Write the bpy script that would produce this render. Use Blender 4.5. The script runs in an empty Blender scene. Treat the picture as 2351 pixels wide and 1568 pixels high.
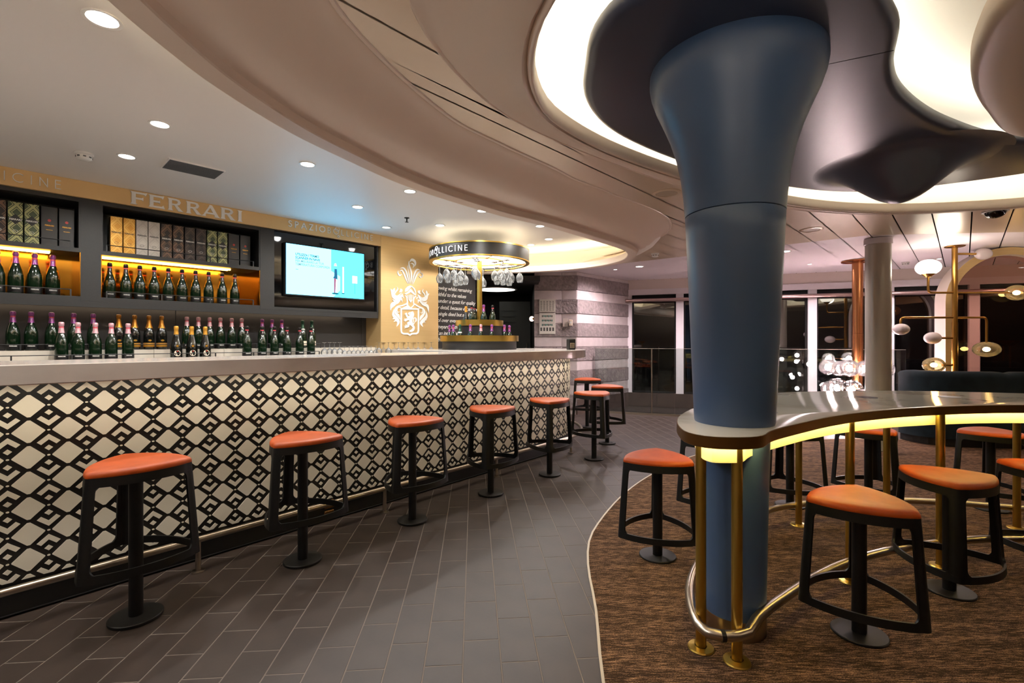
import bpy, bmesh, math, random
from mathutils import Vector, Matrix

random.seed(7)
sc = bpy.context.scene
col = sc.collection
PI = math.pi

# ---------------------------------------------------------------- camera
EYE, FPX, CX, CY = 1.28, 1105.0, 1175.5, 784.0
cam_d = bpy.data.cameras.new('camera')
cam_d.sensor_width = 36.0
cam_d.lens = FPX / 2351.0 * 36.0
cam_d.clip_start = 0.05
cam = bpy.data.objects.new('camera', cam_d)
cam.location = (0, 0, EYE)
cam.rotation_euler = (PI / 2, 0, 0)
col.objects.link(cam)
sc.camera = cam

# ---------------------------------------------------------------- world, exposure
w = bpy.data.worlds.new('night')
sc.world = w
w.use_nodes = True
w.node_tree.nodes['Background'].inputs[0].default_value = (0.010, 0.012, 0.018, 1)
w.node_tree.nodes['Background'].inputs[1].default_value = 1.0
sc.view_settings.view_transform = 'Standard'
sc.view_settings.look = 'None'
sc.view_settings.gamma = 1.0
sc.view_settings.use_curve_mapping = False
sc.view_settings.exposure = 0.93
try:
    sc.cycles.use_denoising = True
    sc.cycles.adaptive_threshold = 0.10
    sc.cycles.use_light_tree = False
    sc.cycles.max_bounces = 7
    sc.cycles.diffuse_bounces = 4
    sc.cycles.glossy_bounces = 3
    sc.cycles.transmission_bounces = 4
    sc.cycles.transparent_max_bounces = 16
    sc.cycles.caustics_reflective = False
    sc.cycles.caustics_refractive = False
    sc.cycles.sample_clamp_indirect = 4.0
    sc.cycles.blur_glossy = 0.5
except Exception:
    pass

# strengths of the room's lamps and of the added ones
L_COVE = 13.0        # LED line in the big ceiling cove
L_BARCOVE = 26.0     # LED line round the bar ceiling
L_COUNTER = 12.0    # LED line under the bar counter
L_SHELF = 15.0      # amber LED lines under the bottle shelves
L_BACK = 5.0        # LED line under the bottle cabinets
L_TABLE = 36.0      # yellow LED line under the table edge
L_SPOT = 36.0       # bar downlights
L_REAR = 70.0       # downlights by the windows
L_LOUNGE_FILL = 1.2     # added lounge downlights, out of view
L_TORCH_FILL = 235.0      # added torchieres out of view, to brighten the ceiling

# ---------------------------------------------------------------- measuring helpers
def gp(px, py, z):
    y = (EYE - z) * FPX / (py - CY)
    return ((px - CX) / FPX * y, y)

class Frame:
    def __init__(s, ox, oy, ang):
        s.o = (ox, oy); s.a = math.radians(ang)
        s.d = (math.cos(s.a), math.sin(s.a)); s.n = (-s.d[1], s.d[0])
    def w(s, a, b):
        return (s.o[0] + s.d[0] * a + s.n[0] * b, s.o[1] + s.d[1] * a + s.n[1] * b)
    def st(s, x, y):
        dx, dy = x - s.o[0], y - s.o[1]
        return (dx * s.d[0] + dy * s.d[1], dx * s.n[0] + dy * s.n[1])
    def s_at(s, px, t):
        k = (px - CX) / FPX
        den = s.n[1] + s.n[0] * k
        y = (t + s.n[0] * s.o[0] + s.n[1] * s.o[1]) / den
        return s.st(k * y, y)[0]
    def y_at(s, px, t):
        return s.w(s.s_at(px, t), t)[1]
    def z_at(s, px, py, t):
        return EYE + (CY - py) / FPX * s.y_at(px, t)
    def mat(s, a=0, b=0, z=0):
        x, y = s.w(a, b)
        return Matrix.Translation((x, y, z)) @ Matrix.Rotation(s.a, 4, 'Z')

BAR = Frame(-2.347, 2.207, 49.54)     # s along the bar front, t into the bar
WAL = Frame(-3.952, 3.715, 46.8)      # s along the bottle wall, t into the wall
REA = Frame(2.33, 9.629, -19.7)       # window wall

# ---------------------------------------------------------------- materials
def lin(c):
    return tuple(((v / 255.0) / 12.92 if v / 255.0 <= 0.04045 else ((v / 255.0 + 0.055) / 1.055) ** 2.4) for v in c)

MATS = {}
def mat(name, rgb, rough=0.5, metal=0.0, spec=0.5, emit=None, es=1.0, noise=None, bump=None, alpha=None, coat=0.0, sheen=0.0, ior=None, stretch=None, rot=None):
    """rgb in 0..255 sRGB; noise=(scale, rgb2, detail[, lo, hi]); bump=(scale, strength, distance)"""
    m = bpy.data.materials.new(name); m.use_nodes = True
    nt = m.node_tree; b = nt.nodes['Principled BSDF']
    c = lin(rgb)
    b.inputs['Base Color'].default_value = (*c, 1)
    b.inputs['Roughness'].default_value = rough
    b.inputs['Metallic'].default_value = metal
    b.inputs['Specular IOR Level'].default_value = spec
    if ior: b.inputs['IOR'].default_value = ior
    if coat:
        b.inputs['Coat Weight'].default_value = coat; b.inputs['Coat Roughness'].default_value = 0.1
    if sheen:
        b.inputs['Sheen Weight'].default_value = sheen
    if emit:
        b.inputs['Emission Color'].default_value = (*lin(emit), 1)
        b.inputs['Emission Strength'].default_value = es
    tc = None
    def coords():
        nonlocal tc
        if tc is None:
            t = nt.nodes.new('ShaderNodeTexCoord')
            mp = nt.nodes.new('ShaderNodeMapping')
            if stretch: mp.inputs['Scale'].default_value = stretch
            if rot: mp.inputs['Rotation'].default_value = rot
            nt.links.new(t.outputs['Object'], mp.inputs['Vector'])
            tc = mp
        return tc.outputs['Vector']
    if noise:
        n = nt.nodes.new('ShaderNodeTexNoise')
        n.inputs['Scale'].default_value = noise[0]; n.inputs['Detail'].default_value = noise[2]
        nt.links.new(coords(), n.inputs['Vector'])
        r = nt.nodes.new('ShaderNodeValToRGB')
        r.color_ramp.elements[0].position = noise[3] if len(noise) > 3 else 0.35
        r.color_ramp.elements[1].position = noise[4] if len(noise) > 4 else 0.65
        r.color_ramp.elements[0].color = (*c, 1)
        r.color_ramp.elements[1].color = (*lin(noise[1]), 1)
        nt.links.new(n.outputs['Fac'], r.inputs['Fac'])
        nt.links.new(r.outputs['Color'], b.inputs['Base Color'])
    if bump:
        n = nt.nodes.new('ShaderNodeTexNoise')
        n.inputs['Scale'].default_value = bump[0]; n.inputs['Detail'].default_value = 4
        nt.links.new(coords(), n.inputs['Vector'])
        bp = nt.nodes.new('ShaderNodeBump')
        bp.inputs['Strength'].default_value = bump[1]; bp.inputs['Distance'].default_value = bump[2]
        nt.links.new(n.outputs['Fac'], bp.inputs['Height'])
        nt.links.new(bp.outputs['Normal'], b.inputs['Normal'])
    MATS[name] = m
    return m

def glow(name, rgb, strength):
    m = bpy.data.materials.new(name); m.use_nodes = True
    nt = m.node_tree; nt.nodes.remove(nt.nodes['Principled BSDF'])
    e = nt.nodes.new('ShaderNodeEmission')
    e.inputs[0].default_value = (*lin(rgb), 1); e.inputs[1].default_value = strength
    nt.links.new(e.outputs[0], nt.nodes['Material Output'].inputs[0])
    MATS[name] = m
    return m

def clear(name, tint=(255, 255, 255), ior=1.5, rough=0.02, gain=1.0, milk=0.0):
    """thin clear sheet: see-through with a fresnel reflection"""
    m = bpy.data.materials.new(name); m.use_nodes = True
    nt = m.node_tree; nt.nodes.remove(nt.nodes['Principled BSDF'])
    t = nt.nodes.new('ShaderNodeBsdfTransparent'); t.inputs[0].default_value = (*lin(tint), 1)
    g = nt.nodes.new('ShaderNodeBsdfGlossy'); g.inputs['Roughness'].default_value = rough
    f = nt.nodes.new('ShaderNodeFresnel'); f.inputs[0].default_value = ior
    mu = nt.nodes.new('ShaderNodeMath'); mu.operation = 'MULTIPLY'; mu.use_clamp = True
    mu.inputs[1].default_value = gain
    mx = nt.nodes.new('ShaderNodeMixShader')
    nt.links.new(f.outputs[0], mu.inputs[0]); nt.links.new(mu.outputs[0], mx.inputs[0])
    nt.links.new(t.outputs[0], mx.inputs[1]); nt.links.new(g.outputs[0], mx.inputs[2])
    last = mx
    if milk:
        d = nt.nodes.new('ShaderNodeBsdfDiffuse'); d.inputs[0].default_value = (0.9, 0.9, 0.9, 1)
        last = nt.nodes.new('ShaderNodeMixShader'); last.inputs[0].default_value = milk
        nt.links.new(mx.outputs[0], last.inputs[1]); nt.links.new(d.outputs[0], last.inputs[2])
    nt.links.new(last.outputs[0], nt.nodes['Material Output'].inputs[0])
    MATS[name] = m
    return m

mat('tile', (50, 41, 37), 0.5, spec=0.32, noise=(6, (57, 47, 42), 6), bump=(60, 0.12, 0.002))
mat('grout', (108, 98, 90), 0.9)
mat('black_metal', (8, 8, 8), 0.45, spec=0.3, noise=(30, (11, 11, 11), 3))
mat('base_metal', (15, 14, 14), 0.5, spec=0.35)
mat('orange_leather', (164, 68, 13), 0.48, spec=0.3, noise=(14, (152, 60, 10), 4), bump=(380, 0.15, 0.001))
mat('bar_black', (17, 15, 14), 0.4)
mat('bar_cream', (226, 217, 200), 0.42)
mat('kick_black', (12, 12, 12), 0.35)
mat('steel', (176, 164, 150), 0.28, 1.0)
mat('quartz', (186, 178, 170), 0.16, noise=(3.0, (168, 158, 150), 9, 0.46, 0.72))
mat('table_quartz', (226, 220, 206), 0.12, noise=(2.2, (170, 160, 145), 10, 0.52, 0.75))
mat('bronze', (112, 78, 40), 0.35, 0.85)
mat('brass', (200, 168, 84), 0.3, 1.0, noise=(4, (188, 156, 74), 2))
mat('brass_dark', (178, 132, 66), 0.3, 1.0)
mat('copper', (206, 138, 92), 0.25, 1.0)
mat('gold_paint', (222, 184, 126), 0.5, 0.0)
mat('apron_brass', (238, 226, 190), 0.5, 0.2)
mat('gold_panel', (224, 190, 134), 0.38, 0.5, noise=(6, (220, 185, 129), 2), stretch=(0.2, 1, 22))
mat('letter_white', (244, 242, 238), 0.5)
mat('cabinet_black', (25, 24, 24), 0.5, noise=(80, (29, 28, 28), 2))
mat('back_grey', (48, 46, 46), 0.55)
mat('amber_mirror', (222, 162, 62), 0.10, 1.0)
mat('ledge_cream', (206, 198, 184), 0.3, noise=(4, (190, 180, 166), 6))
mat('black_glass', (6, 6, 7), 0.04, spec=0.6)
mat('window_glass', (7, 6, 6), 0.02, spec=0.5, ior=2.2)
mat('ceiling_white', (238, 234, 230), 0.5)
mat('bulkhead', (224, 205, 188), 0.4)
mat('drum_shaded', (178, 156, 136), 0.45)  # beige darkened: the drum's shade is put into its colour
mat('panel_beige', (216, 196, 172), 0.3, 0.2)
mat('panel_white', (238, 228, 232), 0.45)
mat('void_black', (14, 12, 11), 0.9)
mat('canopy_blue', (46, 52, 70), 0.34)
mat('column_blue', (60, 80, 110), 0.38, spec=0.5)
mat('dome_white', (240, 236, 226), 0.6)
mat('white_paint', (222, 212, 216), 0.45)
mat('trim_pink', (208, 192, 184), 0.5)
mat('rail_pink', (190, 160, 156), 0.25, 0.7)
mat('stone_smooth', (190, 176, 176), 0.6, noise=(8, (178, 164, 164), 6), bump=(40, 0.15, 0.004))
mat('stone_rough', (142, 128, 128), 0.8, noise=(16, (120, 108, 108), 8), bump=(26, 0.9, 0.02))
mat('base_brown', (72, 60, 56), 0.35, noise=(5, (82, 68, 62), 5))
mat('sofa_teal', (17, 26, 31), 0.85, spec=0.2, noise=(9, (23, 34, 40), 6))
mat('white_plastic', (226, 224, 220), 0.4)
mat('grille_grey', (90, 92, 94), 0.6)
mat('column_grey', (176, 168, 156), 0.3, 0.2)
mat('dark_room', (9, 9, 10), 0.6)
mat('door_dark', (24, 30, 28), 0.5)
mat('quote_wall', (32, 29, 29), 0.55)
mat('paper', (188, 182, 172), 0.6)
mat('ink', (60, 56, 54), 0.7)
mat('ink_green', (30, 92, 84), 0.7)
mat('plaster', (128, 118, 108), 0.8)
mat('opal', (222, 206, 204), 0.15, spec=0.5)
mat('bottle_green', (11, 29, 14), 0.08, spec=0.6, coat=0.4)
mat('bottle_dark', (12, 14, 12), 0.08, spec=0.6, coat=0.4)
mat('label_black', (18, 18, 18), 0.4)
mat('print_white', (214, 210, 204), 0.5)
mat('foil_purple', (148, 80, 146), 0.3, 0.55)
mat('foil_pink', (224, 172, 180), 0.3, 0.4)
mat('foil_gold', (186, 124, 46), 0.3, 0.7)
mat('foil_orange', (222, 160, 62), 0.35, 0.5)
mat('foil_black', (34, 30, 28), 0.3, 0.4)
mat('foil_green', (46, 88, 66), 0.3, 0.5)
mat('band_red', (206, 74, 84), 0.4)
mat('label_gold', (196, 140, 52), 0.3, 0.6)
mat('label_cream', (228, 208, 186), 0.5)
mat('seal_red', (190, 48, 40), 0.4)
mat('inlay_blue', (52, 62, 84), 0.3)
mat('trim_cream', (176, 160, 138), 0.45)
clear('wine_glass', (248, 249, 249), 1.5, 0.05, 1.6, 0.10)
clear('globe_clear', (244, 240, 236), 1.5, 0.02, 1.4, 0.02)
clear('globe_smoke', (240, 224, 200), 1.5, 0.03, 1.0, 0.05)
clear('balustrade', (232, 238, 236), 1.5, 0.01, 1.0)
clear('bronze_glass', (176, 136, 116), 1.5, 0.02, 1.0)
glow('led_cove', (255, 246, 226), L_COVE)
glow('led_barcove', (255, 236, 196), L_BARCOVE)
glow('led_counter', (255, 245, 222), L_COUNTER)
glow('led_shelf', (255, 186, 70), L_SHELF)
glow('led_back', (255, 226, 190), L_BACK)
glow('led_table', (255, 228, 132), L_TABLE)
glow('lens_white', (255, 250, 240), 9.0)
glow('lens_off', (255, 248, 236), 1.6)
glow('panel_light', (255, 250, 242), 3.6)
glow('bulb_warm', (255, 214, 140), 26.0)
glow('bulb_white', (255, 228, 232), 150.0)
glow('crown_up', (255, 236, 200), 7.0)
glow('torch_fill', (255, 238, 222), L_TORCH_FILL)
glow('opal_lit', (255, 244, 224), 3.0)
glow('sconce_lit', (255, 214, 196), 3.0)
glow('screen_light', (106, 208, 255), 2.9)
glow('screen_cyan', (63, 196, 255), 2.6)
glow('screen_dark', (52, 72, 84), 0.42)
glow('screen_grey', (132, 160, 168), 0.42)
glow('screen_blue', (58, 140, 186), 0.42)
glow('screen_pink', (214, 96, 132), 0.42)
glow('screen_skin', (240, 214, 214), 0.7)
glow('screen_white', (240, 252, 252), 1.5)
glow('screen_teal', (30, 138, 160), 0.42)

for nm_ in ('screen_dark', 'screen_grey', 'screen_blue', 'screen_pink', 'screen_skin', 'screen_white', 'screen_teal', 'lens_white', 'lens_off', 'sconce_lit'):
    try: MATS[nm_].cycles.emission_sampling = 'NONE'      # too small to matter as light sources
    except Exception: pass

# carpet: long brown flecks
def carpet_mat():
    m = bpy.data.materials.new('carpet'); m.use_nodes = True
    nt = m.node_tree; b = nt.nodes['Principled BSDF']; b.inputs['Roughness'].default_value = 0.95
    b.inputs['Specular IOR Level'].default_value = 0.1
    t = nt.nodes.new('ShaderNodeTexCoord')
    def tex(scale_xyz, sc_, det):
        mp = nt.nodes.new('ShaderNodeMapping'); mp.inputs['Rotation'].default_value = (0, 0, math.radians(21))
        mp.inputs['Scale'].default_value = scale_xyz
        n = nt.nodes.new('ShaderNodeTexNoise'); n.inputs['Scale'].default_value = sc_; n.inputs['Detail'].default_value = det
        nt.links.new(t.outputs['Object'], mp.inputs[0]); nt.links.new(mp.outputs[0], n.inputs['Vector'])
        return n
    n1 = tex((12, 110, 1), 1.6, 3); n2 = tex((2, 16, 1), 1.5, 3); n3 = tex((70, 220, 1), 2.2, 2)
    a = nt.nodes.new('ShaderNodeMath'); a.operation = 'MULTIPLY_ADD'; a.inputs[1].default_value = 0.4
    nt.links.new(n2.outputs['Fac'], a.inputs[0]); nt.links.new(n1.outputs['Fac'], a.inputs[2])
    a2 = nt.nodes.new('ShaderNodeMath'); a2.operation = 'MULTIPLY_ADD'; a2.inputs[1].default_value = 0.85
    nt.links.new(n3.outputs['Fac'], a2.inputs[0]); nt.links.new(a.outputs[0], a2.inputs[2])
    r = nt.nodes.new('ShaderNodeValToRGB')
    sb = nt.nodes.new('ShaderNodeMath'); sb.operation = 'MULTIPLY'; sb.inputs[1].default_value = 0.6
    nt.links.new(a2.outputs[0], sb.inputs[0])
    r.color_ramp.elements.new(0.66)
    for e, p_, c_ in zip(r.color_ramp.elements, (0.0, 0.66, 0.88), ((28, 19, 12), (54, 38, 25), (168, 128, 96))):
        e.position = p_; e.color = (*lin(c_), 1)
    nt.links.new(sb.outputs[0], r.inputs['Fac']); nt.links.new(r.outputs['Color'], b.inputs['Base Color'])
    bp = nt.nodes.new('ShaderNodeBump'); bp.inputs['Strength'].default_value = 0.5; bp.inputs['Distance'].default_value = 0.004
    nt.links.new(a2.outputs[0], bp.inputs['Height']); nt.links.new(bp.outputs['Normal'], b.inputs['Normal'])
    MATS['carpet'] = m
carpet_mat()

# gift box print: crossing diagonal bands
def box_mat(name, ground, band, metal, rough=0.35, scale=(1, 1, 1)):
    m = bpy.data.materials.new(name); m.use_nodes = True
    nt = m.node_tree; b = nt.nodes['Principled BSDF']
    b.inputs['Roughness'].default_value = rough; b.inputs['Metallic'].default_value = metal
    t = nt.nodes.new('ShaderNodeTexCoord'); sp = nt.nodes.new('ShaderNodeSeparateXYZ')
    nt.links.new(t.outputs['Object'], sp.inputs[0])
    def M(op, a, b_=None, c_=None):
        n = nt.nodes.new('ShaderNodeMath'); n.operation = op
        for i, v in enumerate((a, b_, c_)):
            if v is None: continue
            if isinstance(v, (int, float)): n.inputs[i].default_value = v
            else: nt.links.new(v, n.inputs[i])
        return n.outputs[0]
    x = M('MULTIPLY', sp.outputs[0], 10.0); z = M('MULTIPLY', sp.outputs[2], 8.0)
    p = M('FRACT', M('ADD', x, z)); q = M('FRACT', M('SUBTRACT', z, x))
    da = M('ABSOLUTE', M('SUBTRACT', p, 0.5)); db = M('ABSOLUTE', M('SUBTRACT', q, 0.5))
    mx = M('MAXIMUM', da, db)
    o1 = M('GREATER_THAN', mx, 0.40); o2 = M('MULTIPLY', M('GREATER_THAN', mx, 0.27), M('LESS_THAN', mx, 0.33))
    f = M('MAXIMUM', o1, o2)
    mix = nt.nodes.new('ShaderNodeMix'); mix.data_type = 'RGBA'
    mix.inputs[6].default_value = (*lin(ground), 1); mix.inputs[7].default_value = (*lin(band), 1)
    nt.links.new(f, mix.inputs[0]); nt.links.new(mix.outputs[2], b.inputs['Base Color'])
    MATS[name] = m
box_mat('box_gold', (206, 148, 62), (226, 176, 90), 0.5)
box_mat('box_white', (214, 204, 192), (200, 190, 178), 0.0)
box_mat('box_brown', (48, 42, 40), (112, 86, 70), 0.3)
box_mat('box_dark', (46, 41, 40), (78, 66, 60), 0.3)
box_mat('box_green', (66, 78, 56), (168, 166, 116), 0.3)
mat('box_black', (34, 31, 30), 0.4)
# ---------------------------------------------------------------- mesh helpers
class MB:
    def __init__(s): s.v = []; s.f = []
    def add(s, vs, fs):
        o = len(s.v); s.v += [tuple(v) for v in vs]; s.f += [tuple(i + o for i in f) for f in fs]; return s
    def box(s, x0, x1, y0, y1, z0, z1):
        return s.add([(x0, y0, z0), (x1, y0, z0), (x1, y1, z0), (x0, y1, z0), (x0, y0, z1), (x1, y0, z1), (x1, y1, z1), (x0, y1, z1)],
                     [(3, 2, 1, 0), (4, 5, 6, 7), (0, 1, 5, 4), (1, 2, 6, 5), (2, 3, 7, 6), (3, 0, 4, 7)])
    def bevbox(s, x0, x1, y0, y1, z0, z1, b):
        r0 = [(x0 + b, y0 + b), (x1 - b, y0 + b), (x1 - b, y1 - b), (x0 + b, y1 - b)]
        r1 = [(x0, y0 + b), (x0 + b, y0), (x1 - b, y0), (x1, y0 + b), (x1, y1 - b), (x1 - b, y1), (x0 + b, y1), (x0, y1 - b)]
        ri = [(x0 + b, y0 + b)] * 2 + [(x1 - b, y0 + b)] * 2 + [(x1 - b, y1 - b)] * 2 + [(x0 + b, y1 - b)] * 2
        rings = [[(x, y, z0) for x, y in ri], [(x, y, z0 + b) for x, y in r1], [(x, y, z1 - b) for x, y in r1], [(x, y, z1) for x, y in ri]]
        s.loft(rings, True)
        s.add([(x, y, z0) for x, y in r0] + [(x, y, z1) for x, y in r0], [(3, 2, 1, 0), (4, 5, 6, 7)])
        return s
    def prism(s, poly, z0, z1):
        n = len(poly)
        a = sum(poly[i][0] * poly[(i + 1) % n][1] - poly[(i + 1) % n][0] * poly[i][1] for i in range(n))
        if a < 0: poly = poly[::-1]
        return s.add([(x, y, z0) for x, y in poly] + [(x, y, z1) for x, y in poly],
                     [tuple(range(n - 1, -1, -1)), tuple(range(n, 2 * n))] + [(i, (i + 1) % n, n + (i + 1) % n, n + i) for i in range(n)])
    def slab(s, poly, y0, y1):
        """polygon in x,z thickened along y; y0 is the face towards -y"""
        n = len(poly)
        a = sum(poly[i][0] * poly[(i + 1) % n][1] - poly[(i + 1) % n][0] * poly[i][1] for i in range(n))
        if a < 0: poly = poly[::-1]
        return s.add([(x, y0, z) for x, z in poly] + [(x, y1, z) for x, z in poly],
                     [tuple(range(n)), tuple(range(2 * n - 1, n - 1, -1))] + [((i + 1) % n, i, n + i, n + (i + 1) % n) for i in range(n)])
    def loft(s, rings, closed=True, cap0=False, cap1=False, closed_v=False):
        o = len(s.v); n = len(rings[0])
        for r in rings: s.v += [tuple(p) for p in r]
        m = len(rings)
        for j in range(m if closed_v else m - 1):
            j2 = (j + 1) % m
            for i in range(n if closed else n - 1):
                i2 = (i + 1) % n
                s.f.append((o + j * n + i, o + j * n + i2, o + j2 * n + i2, o + j2 * n + i))
        if cap0: s.f.append(tuple(o + i for i in range(n - 1, -1, -1)))
        if cap1: s.f.append(tuple(o + (m - 1) * n + i for i in range(n)))
        return s
    def lathe(s, prof, n=24, cx=0, cy=0, cz=0, axis='z'):
        rings = []
        for r, z in prof:
            ring = []
            for i in range(n):
                a = 2 * PI * i / n
                p = (r * math.cos(a), r * math.sin(a), z)
                if axis == 'x': p = (p[2], p[0], p[1])
                if axis == 'y': p = (p[1], p[2], p[0])
                ring.append((cx + p[0], cy + p[1], cz + p[2]))
            rings.append(ring)
        return s.loft(rings, True)
    def tube(s, path, r, n=10, closed=False, cap=True):
        P = [Vector(p) for p in path]; m = len(P); rings = []
        up = None
        for i in range(m):
            if closed: t = (P[(i + 1) % m] - P[i - 1])
            else: t = (P[min(i + 1, m - 1)] - P[max(i - 1, 0)])
            t.normalize()
            if up is None:
                up = Vector((0, 0, 1)) if abs(t.z) < 0.9 else Vector((1, 0, 0))
            a = t.cross(up)
            if a.length < 1e-5: a = t.cross(Vector((0, 1, 0)))
            a.normalize(); b = a.cross(t); b.normalize(); up = b
            rr = r[i] if isinstance(r, (list, tuple)) else r
            rings.append([P[i] + a * (rr * math.cos(2 * PI * k / n)) + b * (rr * math.sin(2 * PI * k / n)) for k in range(n)])
        return s.loft([[tuple(p) for p in q] for q in rings], True, cap and not closed, cap and not closed, closed)
    def ribbon(s, pts, wd, y0, y1):
        """tapered stroke in the x,z plane, thickened along y"""
        m = len(pts)
        if not isinstance(wd, (list, tuple)): wd = [wd] * m
        Lp, Rp = [], []
        for i in range(m):
            a = pts[max(i - 1, 0)]; b = pts[min(i + 1, m - 1)]
            dx, dz = b[0] - a[0], b[1] - a[1]; l = math.hypot(dx, dz) or 1
            nx, nz = -dz / l, dx / l; h = wd[i] / 2
            Lp.append((pts[i][0] + nx * h, pts[i][1] + nz * h)); Rp.append((pts[i][0] - nx * h, pts[i][1] - nz * h))
        rings = [[(l[0], y0, l[1]), (r[0], y0, r[1]), (r[0], y1, r[1]), (l[0], y1, l[1])] for l, r in zip(Lp, Rp)]
        return s.loft(rings, True, True, True)
    def ellipsoid(s, cx, cy, cz, rx, ry, rz, n=20, m=12):
        rings = []
        for j in range(m + 1):
            a = -PI / 2 + PI * j / m
            c = max(math.cos(a), 0.002)
            rings.append([(cx + rx * c * math.cos(2 * PI * i / n), cy + ry * c * math.sin(2 * PI * i / n), cz + rz * math.sin(a)) for i in range(n)])
        return s.loft(rings, True, True, True)
    def xf(s, M):
        s.v = [tuple(M @ Vector(v)) for v in s.v]; return s
    def mesh(s, name, material, smooth=None):
        me = bpy.data.meshes.new(name)
        me.from_pydata(s.v, [], s.f); me.update()
        bm = bmesh.new(); bm.from_mesh(me)
        bmesh.ops.remove_doubles(bm, verts=bm.verts, dist=1e-6)
        bmesh.ops.recalc_face_normals(bm, faces=bm.faces)
        bm.to_mesh(me); bm.free()
        if material: me.materials.append(MATS[material] if isinstance(material, str) else material)
        if smooth:
            for p in me.polygons: p.use_smooth = True
            me.set_sharp_from_angle(angle=math.radians(smooth))
        return me
    def build(s, name, material, parent=None, loc=None, rz=0.0, smooth=None, M=None):
        return link(name, s.mesh(name, material, smooth), parent, loc, rz, M)

def link(name, me, parent=None, loc=None, rz=0.0, M=None):
    o = bpy.data.objects.new(name, me); col.objects.link(o)
    if parent: o.parent = parent
    if M is not None: o.matrix_local = M
    else:
        if loc: o.location = loc
        o.rotation_euler = (0, 0, rz)
    return o

def tag(o, label=None, cat=None, group=None, kind=None):
    if label: o['label'] = label
    if cat: o['category'] = cat
    if group: o['group'] = group
    if kind: o['kind'] = kind
    return o

def thing(name, label, cat, loc=(0, 0, 0), rz=0.0, group=None, M=None, kind=None):
    o = link(name, None, None, loc, rz, M)
    return tag(o, label, cat, group, kind)

def copy_tree(o, parent=None):
    c = o.copy(); col.objects.link(c); c.parent = parent
    if parent is not None: c.matrix_local = o.matrix_local
    for ch in [x for x in bpy.data.objects if x.parent == o]: copy_tree(ch, c)
    return c

ORD = ['first', 'second', 'third', 'fourth', 'fifth', 'sixth', 'seventh', 'eighth', 'ninth', 'tenth', 'eleventh', 'twelfth',
       'thirteenth', 'fourteenth', 'fifteenth', 'sixteenth', 'seventeenth', 'eighteenth', 'nineteenth', 'twentieth',
       'twenty-first', 'twenty-second', 'twenty-third', 'twenty-fourth']

# curves
def catmull(P, n=8, closed=False):
    out = []; m = len(P)
    rng = range(m if closed else m - 1)
    def g(i):
        if closed: return P[i % m]
        if i < 0: return tuple(2 * a - b for a, b in zip(P[0], P[1]))
        if i >= m: return tuple(2 * a - b for a, b in zip(P[-1], P[-2]))
        return P[i]
    for i in rng:
        p0, p1, p2, p3 = g(i - 1), g(i), g(i + 1), g(i + 2)
        def d(a, b): return max(math.sqrt(math.dist(a, b)), 1e-4)
        t0 = 0; t1 = d(p0, p1); t2 = t1 + d(p1, p2); t3 = t2 + d(p2, p3)
        for k in range(n):
            t = t1 + (t2 - t1) * k / n
            A = lambda a, b, ta, tb: tuple(x * (tb - t) / (tb - ta) + y * (t - ta) / (tb - ta) for x, y in zip(a, b))
            A1, A2, A3 = A(p0, p1, t0, t1), A(p1, p2, t1, t2), A(p2, p3, t2, t3)
            B1, B2 = A(A1, A2, t0, t2), A(A2, A3, t1, t3)
            out.append(A(B1, B2, t1, t2))
    if not closed: out.append(tuple(P[-1]))
    return out

def resample(P, n, closed=False):
    Q = list(P) + ([P[0]] if closed else [])
    L = [0]
    for a, b in zip(Q, Q[1:]): L.append(L[-1] + math.dist(a, b))
    out = []; j = 0
    for i in range(n):
        d = L[-1] * i / (n if closed else n - 1)
        while j < len(L) - 2 and L[j + 1] < d: j += 1
        t = (d - L[j]) / max(L[j + 1] - L[j], 1e-9)
        out.append(tuple(a + (b - a) * t for a, b in zip(Q[j], Q[j + 1])))
    return out

def normals(P, closed=True):
    """unit normals to the left of travel"""
    m = len(P); N = []
    for i in range(m):
        a = P[i - 1] if (closed or i > 0) else P[i]
        b = P[(i + 1) % m] if (closed or i < m - 1) else P[i]
        dx, dy = b[0] - a[0], b[1] - a[1]; l = math.hypot(dx, dy) or 1
        N.append((-dy / l, dx / l))
    return N

def offset(P, d, closed=True):
    return [(p[0] + n[0] * d, p[1] + n[1] * d) for p, n in zip(P, normals(P, closed))]

def inside(p, poly):
    x, y = p; c = False; n = len(poly); j = n - 1
    for i in range(n):
        xi, yi = poly[i]; xj, yj = poly[j]
        if (yi > y) != (yj > y) and x < (xj - xi) * (y - yi) / (yj - yi) + xi: c = not c
        j = i
    return c

def ray_hit(p, d, line):
    best = None
    for (ax, ay), (bx, by) in zip(line, line[1:]):
        ex, ey = bx - ax, by - ay
        den = d[0] * ey - d[1] * ex
        if abs(den) < 1e-9: continue
        t = ((ax - p[0]) * ey - (ay - p[1]) * ex) / den
        u = ((ax - p[0]) * d[1] - (ay - p[1]) * d[0]) / den
        if t > 0.05 and -0.01 <= u <= 1.01 and (best is None or t < best): best = t
    return best

def clip_z(poly, z0, z1):
    for zc, sgn in ((z0, 1), (z1, -1)):
        out = []
        n = len(poly)
        for i in range(n):
            a, b = poly[i], poly[(i + 1) % n]
            ia, ib = (a[1] - zc) * sgn >= 0, (b[1] - zc) * sgn >= 0
            if ia: out.append(a)
            if ia != ib:
                t = (zc - a[1]) / (b[1] - a[1]); out.append((a[0] + (b[0] - a[0]) * t, zc))
        poly = out
        if len(poly) < 3: return []
    return poly

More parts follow.
